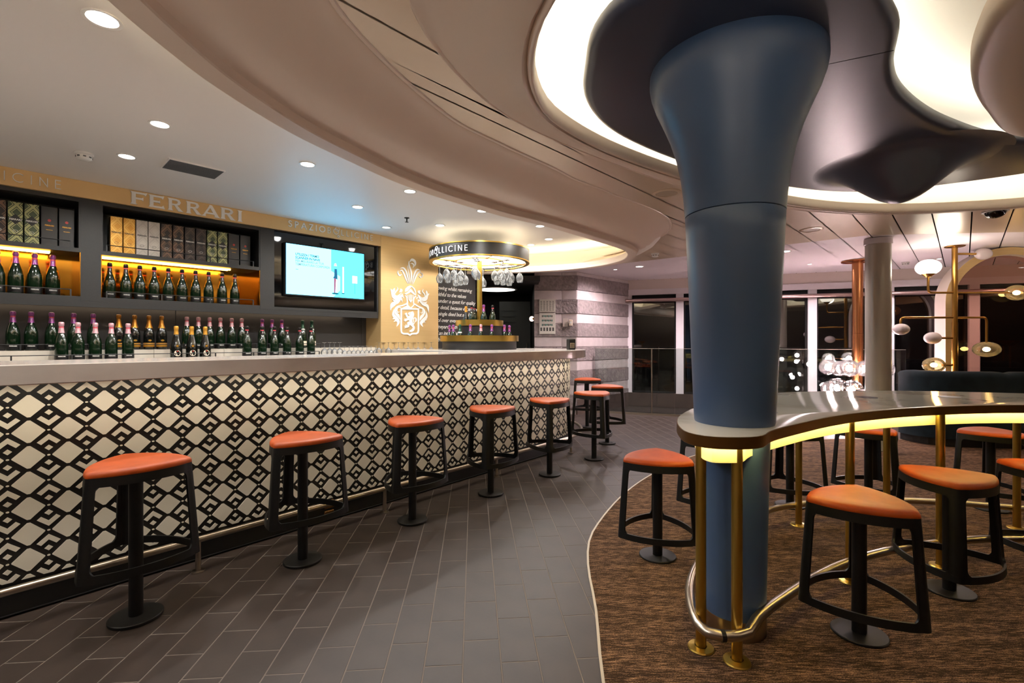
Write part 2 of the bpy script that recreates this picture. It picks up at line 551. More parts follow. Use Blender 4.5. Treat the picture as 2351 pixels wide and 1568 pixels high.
def text_mesh(s, size, material, shear=0.0, depth=0.0, align='LEFT', bold=0.0, spacing=1.0):
    cu = bpy.data.curves.new('lettering', 'FONT')
    cu.body = s; cu.size = size; cu.shear = shear; cu.extrude = depth; cu.align_x = align; cu.offset = bold
    cu.space_character = spacing; cu.resolution_u = 2
    o = bpy.data.objects.new('lettering', cu); col.objects.link(o)
    dg = bpy.context.evaluated_depsgraph_get()
    me = bpy.data.meshes.new_from_object(o.evaluated_get(dg))
    bpy.data.objects.remove(o); bpy.data.curves.remove(cu)
    me.transform(Matrix.Rotation(PI / 2, 4, 'X'))          # upright, facing -y
    me.materials.clear(); me.materials.append(MATS[material])
    return me

def circle(cx, cy, r, n=24, a0=0, a1=360):
    return [(cx + r * math.cos(math.radians(a0 + (a1 - a0) * i / n)), cy + r * math.sin(math.radians(a0 + (a1 - a0) * i / n))) for i in range(n + (0 if a1 - a0 >= 360 else 1))]

# stroke letters, unit height
def o_pts(w_): return [(w_ / 2 + w_ / 2 * math.cos(a), 0.5 + 0.5 * math.sin(a)) for a in [2 * PI * i / 28 for i in range(29)]]
STROKES = {
    'S': (0.55, [[(0.50, 0.85), (0.40, 0.96), (0.25, 1.0), (0.10, 0.93), (0.04, 0.77), (0.12, 0.62), (0.28, 0.53), (0.46, 0.42), (0.53, 0.25), (0.45, 0.08), (0.28, 0.0), (0.12, 0.03), (0.02, 0.16)]]),
    'P': (0.55, [[(0.04, 0), (0.04, 1)], [(0.04, 1), (0.32, 1), (0.48, 0.92), (0.53, 0.75), (0.48, 0.57), (0.32, 0.48), (0.04, 0.48)]]),
    'A': (0.85, [[(0, 0), (0.42, 1.0), (0.85, 0)], [(0.16, 0.33), (0.70, 0.33)]]),
    'Z': (0.62, [[(0.04, 1), (0.60, 1), (0.02, 0), (0.62, 0)]]),
    'I': (0.08, [[(0.04, 0), (0.04, 1)]]),
    'O': (1.0, [o_pts(1.0)]),
    'B': (0.52, [[(0.04, 0), (0.04, 1)], [(0.04, 1), (0.28, 1), (0.43, 0.92), (0.46, 0.77), (0.41, 0.62), (0.28, 0.54), (0.04, 0.54)], [(0.28, 0.54), (0.45, 0.45), (0.51, 0.28), (0.45, 0.09), (0.28, 0), (0.04, 0)]]),
    'L': (0.45, [[(0.04, 1), (0.04, 0), (0.45, 0)]]),
    'C': (0.85, [[(0.5 + 0.5 * math.cos(math.radians(a)), 0.5 + 0.5 * math.sin(math.radians(a))) for a in range(45, 316, 15)]]),
    'N': (0.72, [[(0.04, 0), (0.04, 1), (0.70, 0), (0.70, 1)]]),
    'E': (0.50, [[(0.50, 1), (0.04, 1), (0.04, 0), (0.50, 0)], [(0.04, 0.53), (0.46, 0.53)]]),
}
def stroke_letter(ch, h, wd, depth, deco=False):
    m = MB()
    wid, st = STROKES[ch]
    for p in st:
        # sharp corners: one straight piece per segment unless the stroke is a curve
        pts = [(x * h, z * h) for x, z in p]
        if len(pts) > 5: m.ribbon(pts, wd * h, -depth, 0)
        else:
            for a, b in zip(pts, pts[1:]):
                l = math.dist(a, b); ex = wd * h / 2 / l
                a2 = (a[0] - (b[0] - a[0]) * ex, a[1] - (b[1] - a[1]) * ex); b2 = (b[0] + (b[0] - a[0]) * ex, b[1] + (b[1] - a[1]) * ex)
                m.ribbon([a2, b2], wd * h, -depth, 0)
    if deco:
        for (cx, cz, r) in ((0.78, 1.02, 0.40),):
            m.ribbon([(cx * h + r * h * math.cos(2 * PI * i / 20), cz * h + r * h * math.sin(2 * PI * i / 20)) for i in range(21)], wd * h, -depth, 0)
        m.ribbon([((1.0 + dx) * h, (-0.32 + dz) * h) for dx, dz in ((0, 0.24), (0.22, 0), (0, -0.24), (-0.22, 0), (0, 0.24))], wd * h, -depth, 0)
    return m, wid * h

def line_width(text, h, gap):
    return sum(STROKES[c][0] * h for c in text) + gap * (len(text) - 1)

# flared serif capitals for the big sign, unit height
def serif_letter(ch, h, depth):
    m = MB()
    stem = lambda x: [(x - 0.06, 0), (x + 0.28, 0), (x + 0.225, 0.07), (x + 0.21, 0.16), (x + 0.21, 0.84), (x + 0.225, 0.93), (x + 0.28, 1), (x - 0.06, 1), (x - 0.005, 0.93), (x + 0.01, 0.84), (x + 0.01, 0.16), (x - 0.005, 0.07)]
    P = []
    if ch == 'I': P = [stem(0.06)]; wid = 0.34
    if ch == 'F': P = [stem(0.06), [(0.2, 0.86), (0.64, 0.86), (0.74, 0.76), (0.82, 1.03), (0.7, 1.0), (0.2, 1.0)], [(0.2, 0.42), (0.54, 0.42), (0.62, 0.34), (0.62, 0.64), (0.54, 0.56), (0.2, 0.56)]]; wid = 0.82
    if ch == 'E': P = [stem(0.06), [(0.2, 0.86), (0.68, 0.86), (0.78, 0.76), (0.84, 1.03), (0.72, 1.0), (0.2, 1.0)], [(0.2, 0.43), (0.54, 0.43), (0.62, 0.36), (0.62, 0.64), (0.54, 0.57), (0.2, 0.57)], [(0.2, 0), (0.76, 0), (0.88, -0.03), (0.80, 0.26), (0.7, 0.14), (0.2, 0.14)]]; wid = 0.88
    if ch == 'A': P = [[(-0.04, 0), (0.24, 0), (0.2, 0.08), (0.53, 0.84), (0.46, 1.0), (0.08, 0.1)], [(0.44, 1.02), (0.60, 1.0), (1.0, 0.1), (1.10, 0), (0.74, 0), (0.78, 0.1), (0.44, 0.86)], [(0.24, 0.22), (0.8, 0.22), (0.76, 0.35), (0.28, 0.35)]]; wid = 1.08
    if ch == 'R':
        P = [stem(0.06), [(0.40, 0.46), (0.60, 0.46), (0.86, 0.1), (0.98, 0), (0.66, 0)]]; wid = 0.96
        arc = [(0.2, 0.93), (0.52, 0.93), (0.66, 0.88), (0.72, 0.74), (0.67, 0.60), (0.52, 0.52), (0.2, 0.50)]
        m.ribbon([(x * h, z * h) for x, z in arc], [0.14 * h, 0.14 * h, 0.17 * h, 0.19 * h, 0.17 * h, 0.13 * h, 0.12 * h], -depth, 0)
    for p in P: m.slab([(x * h, z * h) for x, z in p], -depth, 0)
    return m, wid * h
# ================================================================ THE SETTING
ZC, ZB = 2.50, 2.63            # main ceiling, bar ceiling

# ---- carpet outline (needed for the tiles too)
CARPET = catmull([(0.342, 1.804), (0.40, 2.3), (0.433, 2.741), (0.50, 3.1), (0.623, 3.416), (0.932, 4.018), (1.31, 4.577), (1.95, 5.3), (2.85, 5.95), (3.92, 6.25), (4.7, 6.3), (6.2, 6.0), (8.0, 5.0), (8.4, 3.0), (7.6, 0.5), (5.0, -1.6), (2.4, -1.4), (0.9, -0.3), (0.42, 0.8), (0.33, 1.3)], 8, True)
CARPET = resample(CARPET, 160, True)

# ---- floor of dark running-bond tiles
flo = MB().prism([(-7, -4), (10.5, -4), (10.5, 11.5), (-7, 11.5)], -0.12, -0.0009).build('floor', 'grout')
tag(flo, 'dark brown rectangular tile floor laid in running bond', kind='structure')
E1 = Vector((-0.0792, 1, 0)).normalized(); E2 = Vector((1, 0.0792, 0)).normalized()
TW, TL = 0.1516, 0.304
tile_mb = MB().bevbox(-TW / 2 + 0.0022, TW / 2 - 0.0022, -TL / 2 + 0.0022, TL / 2 - 0.0022, -0.009, 0.0, 0.0012)
tile_me = tile_mb.mesh('tile', 'tile')
tile_rz = math.atan2(E2.y, E2.x)
cells = []
for i in range(-34, 60):
    for j in range(-8, 34):
        v = -0.0435 + TW * (i + 0.5); u = 2.372 + TL * (j + 0.5 + (0.5 if i % 2 else 0))
        p = E2 * v + E1 * u
        if p.y < 0.9 or p.y > 10.4 or p.x < -6.5 or p.x > 8: continue
        if p.y > 10.463 - 0.358 * p.x + 0.1: continue
        if inside((p.x, p.y), CARPET):
            near = any(not inside((p.x + dx, p.y + dy), CARPET) for dx in (-0.2, 0.2) for dy in (-0.2, 0.2))
            if not near: continue
        s_, t_ = BAR.st(p.x, p.y)
        if t_ > 0.2 and (s_ < 4.35 or math.hypot(s_ - 4.35, t_ - 1.1) < 0.9): continue
        px = CX + FPX * p.x / p.y; py = CY + FPX * EYE / p.y
        cells.append((p, -80 < px < 2430 and py < 1660))
vis = sorted([c for c in cells if c[1]], key=lambda c: c[0].y)
ids = set(id(c[0]) for c in vis[:300])
rest = MB()
for p, v_ in cells:
    if id(p) in ids:
        link('tile', tile_me, flo, (p.x, p.y, 0), tile_rz)
    else:
        M = Matrix.Translation(p) @ Matrix.Rotation(tile_rz, 4, 'Z')
        rest.add([tuple(M @ Vector(q)) for q in tile_mb.v], tile_mb.f)
tag(rest.build('tile_field', 'tile', flo), kind='stuff')

cp = MB().prism(CARPET, -0.001, 0.006).build('carpet', 'carpet')
tag(cp, 'brown flecked carpet with a curved edge under the raised table', 'carpet')
cin = offset(CARPET, 0.006); cout = offset(CARPET, -0.006)
MB().loft([[(x, y, -0.001) for x, y in cout], [(x, y, 0.008) for x, y in cout], [(x, y, 0.008) for x, y in cin]], True).build('edge_trim', 'trim_cream', cp)

# ---- outlines of the ceiling shapes
LIPZ = 2.30
lip_px = [(242, 0), (312, 61), (363, 102), (455, 174), (567, 248), (675, 311), (800, 371), (909, 419.5), (1014, 456.5), (1159, 499), (1246, 519), (1360, 552), (1418, 570), (1437, 579), (1440, 587), (1427, 598), (1380, 610), (1303, 619), (1217, 624), (1073, 629)]
lipA = [(-0.95, -1.2), (-1.08, 0.0), (-1.17, 0.8)] + [gp(x, y, LIPZ) for x, y in lip_px] + [(-1.6, 7.25), (-2.4, 7.2)]
lipA = resample(catmull(lipA, 8), 150)
seam_px = [(749, 0), (800, 66), (940, 200), (1032, 277), (1121, 320), (1210, 363), (1257, 381), (1322, 416), (1418, 453), (1495, 481.5), (1529, 500.6), (1538.6, 516), (1527, 537), (1503, 549)]
seamA = [(-0.42, -1.2), (-0.56, 0.0), (-0.64, 0.8)] + [gp(x, y, ZC) for x, y in seam_px] + [(1.52, 6.55), (1.1, 7.15), (0.5, 7.5), (-0.6, 7.66), (-1.6, 7.7), (-2.4, 7.66)]
seamA = resample(catmull(seamA, 8), 150)

lipBp = [gp(1275, 0, 2.45), gp(1240, 75, 2.45), gp(1228, 150, 2.45), gp(1235, 200, 2.45), gp(1260, 250, 2.45), gp(1305, 288, 2.45), gp(1400, 340, 2.45), gp(1555, 397, 2.45)]
lipB = lipBp + [(1.75, 3.72), (2.31, 4.02), (2.85, 4.2), (3.35, 4.26), (3.9, 4.2), (4.45, 4.02), (5.1, 3.5), (5.5, 2.5), (5.3, 1.3), (4.3, 0.25), (2.8, -0.2), (1.4, 0.05), (0.55, 0.75)]
lipB = resample(catmull(lipB, 8, True), 160, True)
seamBp = [gp(952, 0, ZC), gp(990, 92, ZC), gp(1061, 168, ZC), gp(1189, 276, ZC), gp(1368, 357, ZC), gp(1556, 424, ZC)]
seamB = seamBp + [(1.9, 4.12), (2.48, 4.39), (3.0, 4.54), (3.56, 4.6), (4.1, 4.53), (4.7, 4.36), (5.5, 3.75), (6.0, 2.6), (5.75, 1.1), (4.55, -0.2), (2.8, -0.7), (1.1, -0.4), (0.1, 0.4), (-0.27, 1.1)]
seamB = resample(catmull(seamB, 8, True), 160, True)

# ---- main ceiling: dark void with champagne and white strip panels
cei = MB().box(-7, 10.5, -4, 11.5, 3.05, 3.12).build('ceiling', 'void_black')
tag(cei, 'strip panel ceiling in champagne and white with dark joints', kind='structure')
polyA = [p for p in seamA] + [(-6.5, 7.6), (-6.5, -1.2)]
polyB = seamB
PD = (math.cos(math.radians(46.8)), math.sin(math.radians(46.8))); PN = (PD[1], -PD[0])
def pw(u, v): return (PD[0] * u + PN[0] * v, PD[1] * u + PN[1] * v)
def blocked(p):
    if inside(p, polyA) or inside(p, polyB): return True
    x, y = p
    return y > 10.50 - 0.358 * x or y > 11 or x > 10 or x < -6.5 or y < -3.5
def zone(p):
    x, y = p
    b = 8.98 - 0.844 * x if x < 4.1 else 5.52 - 0.10 * (x - 4.1)
    return 1 if y > b else 0
NSUB = 10
def strip_runs(v, u0, u1, du=0.03):
    """allowed stretches of u on the line v, with refined ends"""
    runs = []; cur = None; n = int((u1 - u0) / du)
    st = lambda u: (2 if blocked(pw(u, v)) else zone(pw(u, v)))
    prev_u, prev = u0, st(u0)
    if prev < 2: cur = [u0, prev]
    for i in range(1, n + 1):
        u = u0 + du * i; k = st(u)
        if k != prev:
            a, b = prev_u, u
            for _ in range(10):
                c = (a + b) / 2
                if st(c) == prev: a = c
                else: b = c
            if cur: runs.append((cur[0], a, cur[1])); cur = None
            if k < 2: cur = [b, k]
        prev_u, prev = u, k
    if cur: runs.append((cur[0], u1, cur[1]))
    return runs
for k in range(-17, 28):
    v0 = -1.904 + 0.28 * k + 0.006; v1 = v0 + 0.268
    # cut the strip lengthwise into boards of 1.9 m, staggered
    ub = [-3.0 + 0.0] + [-3.0 + 1.9 * i + (0.95 if k % 2 else 0.0) for i in range(1, 9)] + [14.0]
    for ua, uc in zip(ub, ub[1:]):
        R = [strip_runs(v0 + (v1 - v0) * j / NSUB, ua + 0.0015, uc - 0.0015) for j in range(NSUB + 1)]
        for zn in (0, 1):
            m = MB()
            for j in range(NSUB):
                va, vb = v0 + (v1 - v0) * j / NSUB, v0 + (v1 - v0) * (j + 1) / NSUB
                A = [r for r in R[j] if r[2] == zn]; B = [r for r in R[j + 1] if r[2] == zn]
                for a in A:
                    for b in B:
                        if min(a[1], b[1]) - max(a[0], b[0]) > 0.0:
                            q = [pw(a[0], va), pw(a[1], va), pw(b[1], vb), pw(b[0], vb)]
                            m.add([(x, y, ZC) for x, y in q], [(0, 1, 2, 3)])
            if not m.v: continue
            base = m.v[:]; n0 = len(m.v)
            m.add([(x, y, z + 0.012) for x, y, z in base], [])
            m.f += [tuple(i + n0 for i in f[::-1]) for f in m.f[:]]
            o = m.build('ceiling_panel', 'panel_white' if zn else 'panel_beige', cei)

# ---- moulded bulkhead round the bar ceiling
nA = normals(lipA, False)          # left of travel = towards the bar; outward is -n
wid = []
for p, n in zip(lipA, nA):
    h = ray_hit(p, (-n[0], -n[1]), seamA)
    wid.append(min(h, 0.75) if h else 0.46)
for _ in range(6):
    wid = [(wid[max(i - 1, 0)] + wid[i] + wid[min(i + 1, len(wid) - 1)]) / 3 for i in range(len(wid))]
def ringA(u, z):
    """u is the distance outwards from the lip edge; u given as ('f', fraction of the seam width beyond the lip) allowed"""
    out = []
    for p, n, w_ in zip(lipA, nA, wid):
        d = u if not isinstance(u, tuple) else 0.115 + (w_ - 0.115) * u[1]
        out.append((p[0] - n[0] * d, p[1] - n[1] * d, z))
    return out
m = MB()
prof = [(1.07, ZC - 0.001), (1.06, ZC - 0.006), (1.03, ZC - 0.007), (1.015, ZC - 0.002), (1.0, ZC - 0.006), (0.93, ZC - 0.010), (0.84, ZC - 0.022), (0.72, ZC - 0.046), (0.58, ZC - 0.082), (0.44, ZC - 0.112), (0.30, ZC - 0.130), (0.16, ZC - 0.139), (0.05, ZC - 0.145), (0.0, ZC - 0.152)]
rings = [ringA(('f', f), z) for f, z in prof] + [ringA(0.108, LIPZ + 0.045), ringA(0.108, LIPZ + 0.006), ringA(0.102, LIPZ), ringA(0.006, LIPZ), ringA(0.0, LIPZ + 0.006), ringA(0.0, LIPZ + 0.036), ringA(0.014, LIPZ + 0.042), ringA(0.014, LIPZ + 0.082), ringA(0.03, LIPZ + 0.082), ringA(0.03, LIPZ + 0.055), ringA(0.13, LIPZ + 0.055)]
m.loft(rings, False)
blk = m.build('bulkhead', 'bulkhead', cei, smooth=32)
tag(blk, 'satin beige moulded bulkhead curving round the bar ceiling')
mc = MB().loft([ringA(0.13, LIPZ + 0.055), ringA(0.22, LIPZ + 0.075), ringA(0.32, LIPZ + 0.13), ringA(0.40, LIPZ + 0.22), ringA(0.43, ZB - 0.03), ringA(0.43, ZB)], False).build('cove', 'dome_white', cei, smooth=60)
MB().loft([ringA(0.045, LIPZ + 0.066), ringA(0.075, LIPZ + 0.066)], False).build('led_strip', 'led_barcove', cei)
outer = ringA(0.46, ZB)
MB().prism([(x, y) for x, y, z in outer] + [(-6.5, 7.6), (-6.5, -1.2)], ZB, ZB + 0.03).build('bar_ceiling', 'ceiling_white', cei)

# ---- second moulded bulkhead and bright cove over the lounge
nB = normals(lipB, True)
area = sum(lipB[i][0] * lipB[(i + 1) % 160][1] - lipB[(i + 1) % 160][0] * lipB[i][1] for i in range(160))
sg = -1 if area > 0 else 1
seamBc = seamB + [seamB[0]]
wB = []
for p, n in zip(lipB, nB):
    h = ray_hit(p, (n[0] * sg, n[1] * sg), seamBc)
    wB.append(min(h, 0.7) if h else 0.4)
for _ in range(6):
    wB = [(wB[i - 1] + wB[i] + wB[(i + 1) % 160]) / 3 for i in range(160)]
def ringB(f, z, absd=False):
    out = []
    for p, n, w_ in zip(lipB, nB, wB):
        d = f if absd else f * w_
        out.append((p[0] + n[0] * sg * d, p[1] + n[1] * sg * d, z))
    return out
prof = [(1.06, ZC - 0.001), (1.05, ZC - 0.006), (1.02, ZC - 0.007), (1.0, ZC - 0.003), (0.9, ZC - 0.012), (0.75, ZC - 0.020), (0.58, ZC - 0.030), (0.42, ZC - 0.048), (0.28, ZC - 0.066), (0.16, ZC - 0.074)]
rings = [ringB(f, z) for f, z in prof]
for a in range(0, 181, 20):
    ar = math.radians(a)
    rings.append(ringB(0.036 * (1 + math.cos(ar)) * 0.5 + 0.0, ZC - 0.034 - 0.040 * math.sin(ar), True) if a else ringB(0.036 + 0.02, ZC - 0.074, True))
rings.append(ringB(0.0, ZC + 0.0, True)); rings.append(ringB(0.03, ZC + 0.01, True)); rings.append(ringB(0.03, ZC - 0.01, True)); rings.append(ringB(0.12, ZC - 0.01, True))
MB().loft(rings, True).build('bulkhead', 'bulkhead', cei, smooth=40)
MB().loft([ringB(0.12, ZC - 0.01, True), ringB(0.2, ZC + 0.02, True), ringB(0.26, ZC + 0.10, True), ringB(0.28, ZC + 0.2, True), ringB(0.24, ZC + 0.27, True), ringB(0.15, ZC + 0.31, True), ringB(0.0, ZC + 0.33, True)], True, False, True).build('cove', 'dome_white', cei, smooth=60)
MB().loft([ringB(0.04, ZC + 0.002, True), ringB(0.08, ZC + 0.002, True)], True).build('led_strip', 'led_cove', cei)

# ---- walls
def wbox(name, x0, x1, y0, y1, z0, z1, material):
    o = MB().box(x0, x1, y0, y1, z0, z1).build(name, material); return tag(o, kind='structure')
wbox('wall_behind', -7, 10.5, -4.1, -4.0, 0, 3.05, 'plaster')
wbox('wall_right', 10.4, 10.5, -4, 11.5, 0, 3.05, 'plaster')
wbox('wall_left', -7, -6.9, -4, 11.5, 0, 3.05, 'plaster')
wbox('wall_far', -7, 10.5, 11.4, 11.5, 0, 3.05, 'dark_room')

# wall behind the bottles
wb = MB().box(-3.0, WAL.s_at(1003, 0) , 0.36, 0.46, 0, ZB).build('wall_bottles', 'back_grey', M=WAL.mat())
tag(wb, kind='structure')
sQ0, sQ1 = WAL.s_at(1003, 0), WAL.s_at(1092, 0.05)
wq = MB().box(sQ0, sQ1, 0.05, 0.15, 0, ZB).build('wall_quote', 'quote_wall', M=WAL.mat())
tag(wq, 'near-black wall carrying an italic quotation in white', kind='structure')
vis_txt = ['rowing whilst remaining', 'faithful to the values', 'ounder: a quest for quality', 'ry detail, because excellence', 'a single deed but a habit;', 'rol over every step', 'vineyard to the glass', 'd an indissoluble link', 'eb']
for i, tx in enumerate(vis_txt):
    py = 664 + i * 14.6
    z = WAL.z_at(1030, py, 0.05) - 0.018
    me = text_mesh(tx, 0.078, 'print_white', shear=0.35, bold=0.0006, spacing=0.92)
    link('lettering', me, wq, M=Matrix.Translation((sQ0 + 0.012, 0.046, z)))

# dark doorway between the quotation wall and the stone pier
qx, qy = WAL.w(sQ1, 0.05)
dr = MB().box(qx - 0.9, 0.42, 10.6, 10.7, 0, 2.6).box(qx - 0.9, qx - 0.85, qy + 0.3, 10.6, 0, 2.6).box(0.40, 0.46, 8.62, 10.6, 0, 2.6).box(qx - 0.9, 0.46, 7.9, 10.6, 2.28, 2.36).build('wall_passage', 'dark_room')
tag(dr, 'dark passage opening between black wall and stone pier', kind='structure')
d1 = MB().box(-0.26, 0.38, 9.9, 9.94, 0.0, 2.1).build('door_1', 'door_dark'); tag(d1, 'dark slatted door at the back of the passage', kind='structure')
for i in range(9):
    MB().box(-0.20, 0.05, 9.885, 9.9, 0.95 + i * 0.12, 1.03 + i * 0.12).build('slat', 'door_dark', d1)
MB().tube([(0.30, 9.88, 0.95), (0.30, 9.88, 1.25)], 0.012).build('handle', 'steel', d1)

# banded stone pier and wall
ws = MB().prism([(0.45, 8.60), (0.878, 8.50), (1.132, 8.445), (2.33, 9.65), (2.33, 9.9), (0.45, 9.9)], 0, ZC).build('wall_stone', 'stone_smooth')
tag(ws, 'grey and pale banded stone wall and pier', kind='structure')
zb = [2.50, 2.435, 2.182, 2.014, 1.769, 1.600, 1.360, 1.190, 0.940, 0.770, 0.520, 0.350, 0.100]
faces = [((0.392, 8.478), (0.878, 8.478), [0, 1]), ((0.878, 8.478), (1.132, 8.425), [0, 1]), ((1.132, 8.425), (2.33, 9.629), [0, 0.47, 1])]
for (ax, ay), (bx, by), cuts in faces:
    L = math.hypot(bx - ax, by - ay); an = math.atan2(by - ay, bx - ax)
    for i in range(len(zb) - 1):
        rough = i % 2 == 1
        for c0, c1 in zip(cuts, cuts[1:]):
            pr = 0.012 if rough else 0.0
            m = MB().bevbox(c0 * L + 0.0015 - pr * 0.3, c1 * L - 0.0015 + pr * 0.3, -0.004 - pr, 0.06, zb[i + 1] + 0.0015, zb[i] - 0.0015, 0.004)
            m.build('stone_band', 'stone_rough' if rough else 'stone_smooth', ws, (ax, ay, 0), an)
MB().box(0, math.hypot(1.198, 1.204), -0.02, 0.02, 0, 0.27).build('base_tile', 'base_brown', ws, (1.132, 8.425, 0), math.atan2(1.204, 1.198))

# window wall
RL = 6.2
wr = MB().box(-0.02, RL + 2.6, 0.10, 0.25, 0.0, 0.28).box(-0.02, RL + 2.6, -0.02, 0.25, 2.30, ZC).build('wall_windows', 'trim_pink', M=REA.mat())
tag(wr, 'pale window wall with white piers between dark panes', kind='structure')
MB().box(-0.02, RL + 2.6, -0.035, 0.12, 2.20, 2.31).build('blind_box', 'white_paint', wr)
piers = [0.0, 0.97, 2.06, 3.19, 4.32, 5.46, 6.6, 7.7, 8.8]
for s in piers:
    MB().bevbox(s - 0.07, s + 0.07, -0.03, 0.14, 0.26, 2.24, 0.004).build('pier', 'white_paint', wr)
bb = MB().box(-0.05, RL + 2.6, -0.03, 0.1, 0.0, 0.24).build('baseboard_windows', 'grout', M=REA.mat()); tag(bb, 'dark brown tile skirting below the windows', kind='structure')
for i in range(11):
    MB().bevbox(-0.05 + i * 0.6 + 0.002, 0.55 + i * 0.6 - 0.002, -0.04, -0.028, 0.002, 0.27, 0.002).build('base_tile', 'base_brown', bb)
for i, (a, b) in enumerate(zip(piers, piers[1:])):
    x0, x1 = a + 0.07, b - 0.07
    wn = thing('window_%d' % (i + 1), None, None, M=REA.mat((x0 + x1) / 2, 0.0, 0.27), kind='structure')
    tag(wn, 'tall dark night window pane in a slim frame')
    h = (x1 - x0) / 2
    MB().box(-h, -h + 0.03, 0.02, 0.08, 0, 1.93).box(h - 0.03, h, 0.02, 0.08, 0, 1.93).box(-h, h, 0.02, 0.08, 0, 0.03).box(-h, h, 0.02, 0.08, 1.83, 1.93).build('window_frame', 'void_black' , wn)
    MB().box(-h + 0.03, h - 0.03, 0.05, 0.056, 0.03, 1.83).build('pane', 'window_glass', wn)
# curtain rail across the windows
cr = thing('curtain_rail', 'rosy metal rail running across the tops of the windows', 'rail', M=REA.mat(0, -0.09, 0))
MB().tube([(-0.35, 0, 2.085), (RL + 2.3, 0, 2.085)], 0.036, 12).build('tube', 'rail_pink', cr, smooth=40)
for s in piers:
    MB().bevbox(s - 0.09, s + 0.09, -0.0, 0.06, 2.05, 2.12, 0.008).build('bracket', 'rail_pink', cr)
# ================================================================ THE BAR
SCB, RB = 4.35, 1.1
bf = thing('patterned_bar', 'curved bar front with black and cream diamond pattern under the counter', 'bar', M=BAR.mat())
def bar_path(p):
    """front line of the bar in bar coordinates: position and heading"""
    if p < SCB: return (p, 0.0, 0.0)
    a = (p - SCB) / RB
    return (SCB + RB * math.sin(a), RB - RB * math.cos(a), a)
def bar_off(d, s0=-2.2, s1=None, n=60, amax=PI):
    """line offset d outwards (towards the guests)"""
    pts = [(s0, -d), (s0 * 0.5, -d), (0.8, -d), (2.2, -d), (3.4, -d)]
    for i in range(n + 1):
        a = amax * i / n
        pts.append((SCB + (RB + d) * math.sin(a), RB - (RB + d) * math.cos(a)))
    return pts
ZP0, ZP1 = 0.16, 1.087
o_, i_ = bar_off(0.0), bar_off(-0.05)
MB().loft([[(x, y, ZP0) for x, y in i_], [(x, y, ZP0) for x, y in o_], [(x, y, ZP1) for x, y in o_], [(x, y, ZP1) for x, y in i_]], False).build('front_panel', 'bar_black', bf, smooth=30)
k0, k1 = bar_off(-0.012), bar_off(-0.3)
MB().loft([[(x, y, 0.0) for x, y in k0], [(x, y, ZP0 + 0.004) for x, y in k0]], False).build('kick_plate', 'kick_black', bf, smooth=30)
kt0 = bar_off(0.004)
MB().loft([[(x, y, 0.0) for x, y in k0], [(x, y, 0.012) for x, y in kt0], [(x, y, 0.012) for x, y in k0]], False).build('kick_trim', 'base_metal', bf)
b1 = bar_off(-0.42)
MB().loft([[(x, y, 0.0) for x, y in b1], [(x, y, ZP1 - 0.002) for x, y in b1]], False).build('inner_wall', 'cabinet_black', bf)
la, lb = bar_off(0.145), bar_off(0.175)
MB().loft([[(x, y, ZP1 - 0.0008) for x, y in la], [(x, y, ZP1 - 0.0008) for x, y in lb]], False).build('led_strip', 'led_counter', bf)
# diamond pattern
PWD, PVT, PX0, PZ0 = 0.1384, 0.1210, 0.023, 0.974
hw, hv = PWD / 2, PVT / 2
def ab(P_, Q_):                 # square coords -> a,b of the rhomb
    return ((P_ - Q_) / 2.0, -(P_ + Q_) / 2.0)
L_SHAPE = [(0.67, 0.67), (0.67, -0.54), (0.24, -0.54), (0.24, 0.24), (-0.54, 0.24), (-0.54, 0.67)]
SMALL = [(-0.63, -0.63), (-0.19, -0.63), (-0.19, -0.19), (-0.63, -0.19)]
PLAIN = [(0.82, 0.03), (0.08, 0.87), (-0.08, 0.87), (-0.82, 0.03), (-0.82, -0.03), (-0.08, -0.87), (0.08, -0.87), (0.82, -0.03)]
cache = {}
def pat_mesh(kind, zc, flip):
    key = (kind, round(zc, 4), flip)
    if key in cache: return cache[key]
    if kind == 'plain': poly = [(a * hw, b * hv) for a, b in PLAIN]
    else:
        poly = [ab(p, q) for p, q in (L_SHAPE if kind == 'chevron' else SMALL)]
        poly = [(a * hw, (-b if flip else b) * hv) for a, b in poly]
    poly = clip_z([(x, z + zc) for x, z in poly], ZP0 + 0.002, ZP1 - 0.002)
    me = None
    if poly:
        me = MB().slab([(x, z - zc) for x, z in poly], -0.0035, 0.0).mesh(kind, 'bar_cream')
    cache[key] = me
    return me
dots = MB(); far = MB(); npl = 0
for c in range(-1, 50):
    for half in (0, 1):
        p = PX0 + PWD * (c + 0.5 * half)
        x, y, a = bar_path(p)
        if a > PI: continue
        for r in range(-2, 8):
            zc = PZ0 - PVT * r if half else PZ0 - PVT * (r + 0.5)
            for kind in (('plain',) if half else ('chevron', 'small_diamond')):
                flip = (r % 2 != 0)
                me = pat_mesh(kind if kind != 'small_diamond' else 'small', zc, flip)
                if me is None: continue
                M = Matrix.Translation((x, y, zc)) @ Matrix.Rotation(a, 4, 'Z')
                if -1 <= c < 37 and a < 1.02:
                    link({'plain': 'diamond_inlay', 'chevron': 'chevron_inlay', 'small_diamond': 'small_inlay'}[kind], me, bf, M=M)
                else:
                    far.add([tuple(M @ v.co) for v in me.vertices], [tuple(pl.vertices) for pl in me.polygons])
            if not half:
                zd = PZ0 - PVT * r
                if ZP0 + 0.01 < zd < ZP1 - 0.01:
                    M = Matrix.Translation((x, y, zd)) @ Matrix.Rotation(a, 4, 'Z')
                    q = [(0.006 * math.cos(k * PI / 4), 0.004 * math.sin(k * PI / 4)) for k in range(8)]
                    dd = MB().slab(q, -0.0035, 0)
                    dots.add([tuple(M @ Vector(v)) for v in dd.v], dd.f)
tag(dots.build('node_dots', 'bar_cream', bf), kind='stuff')
tag(far.build('pattern_round_the_end', 'bar_cream', bf), kind='stuff')
sp = BAR.s_at(760, -0.02)
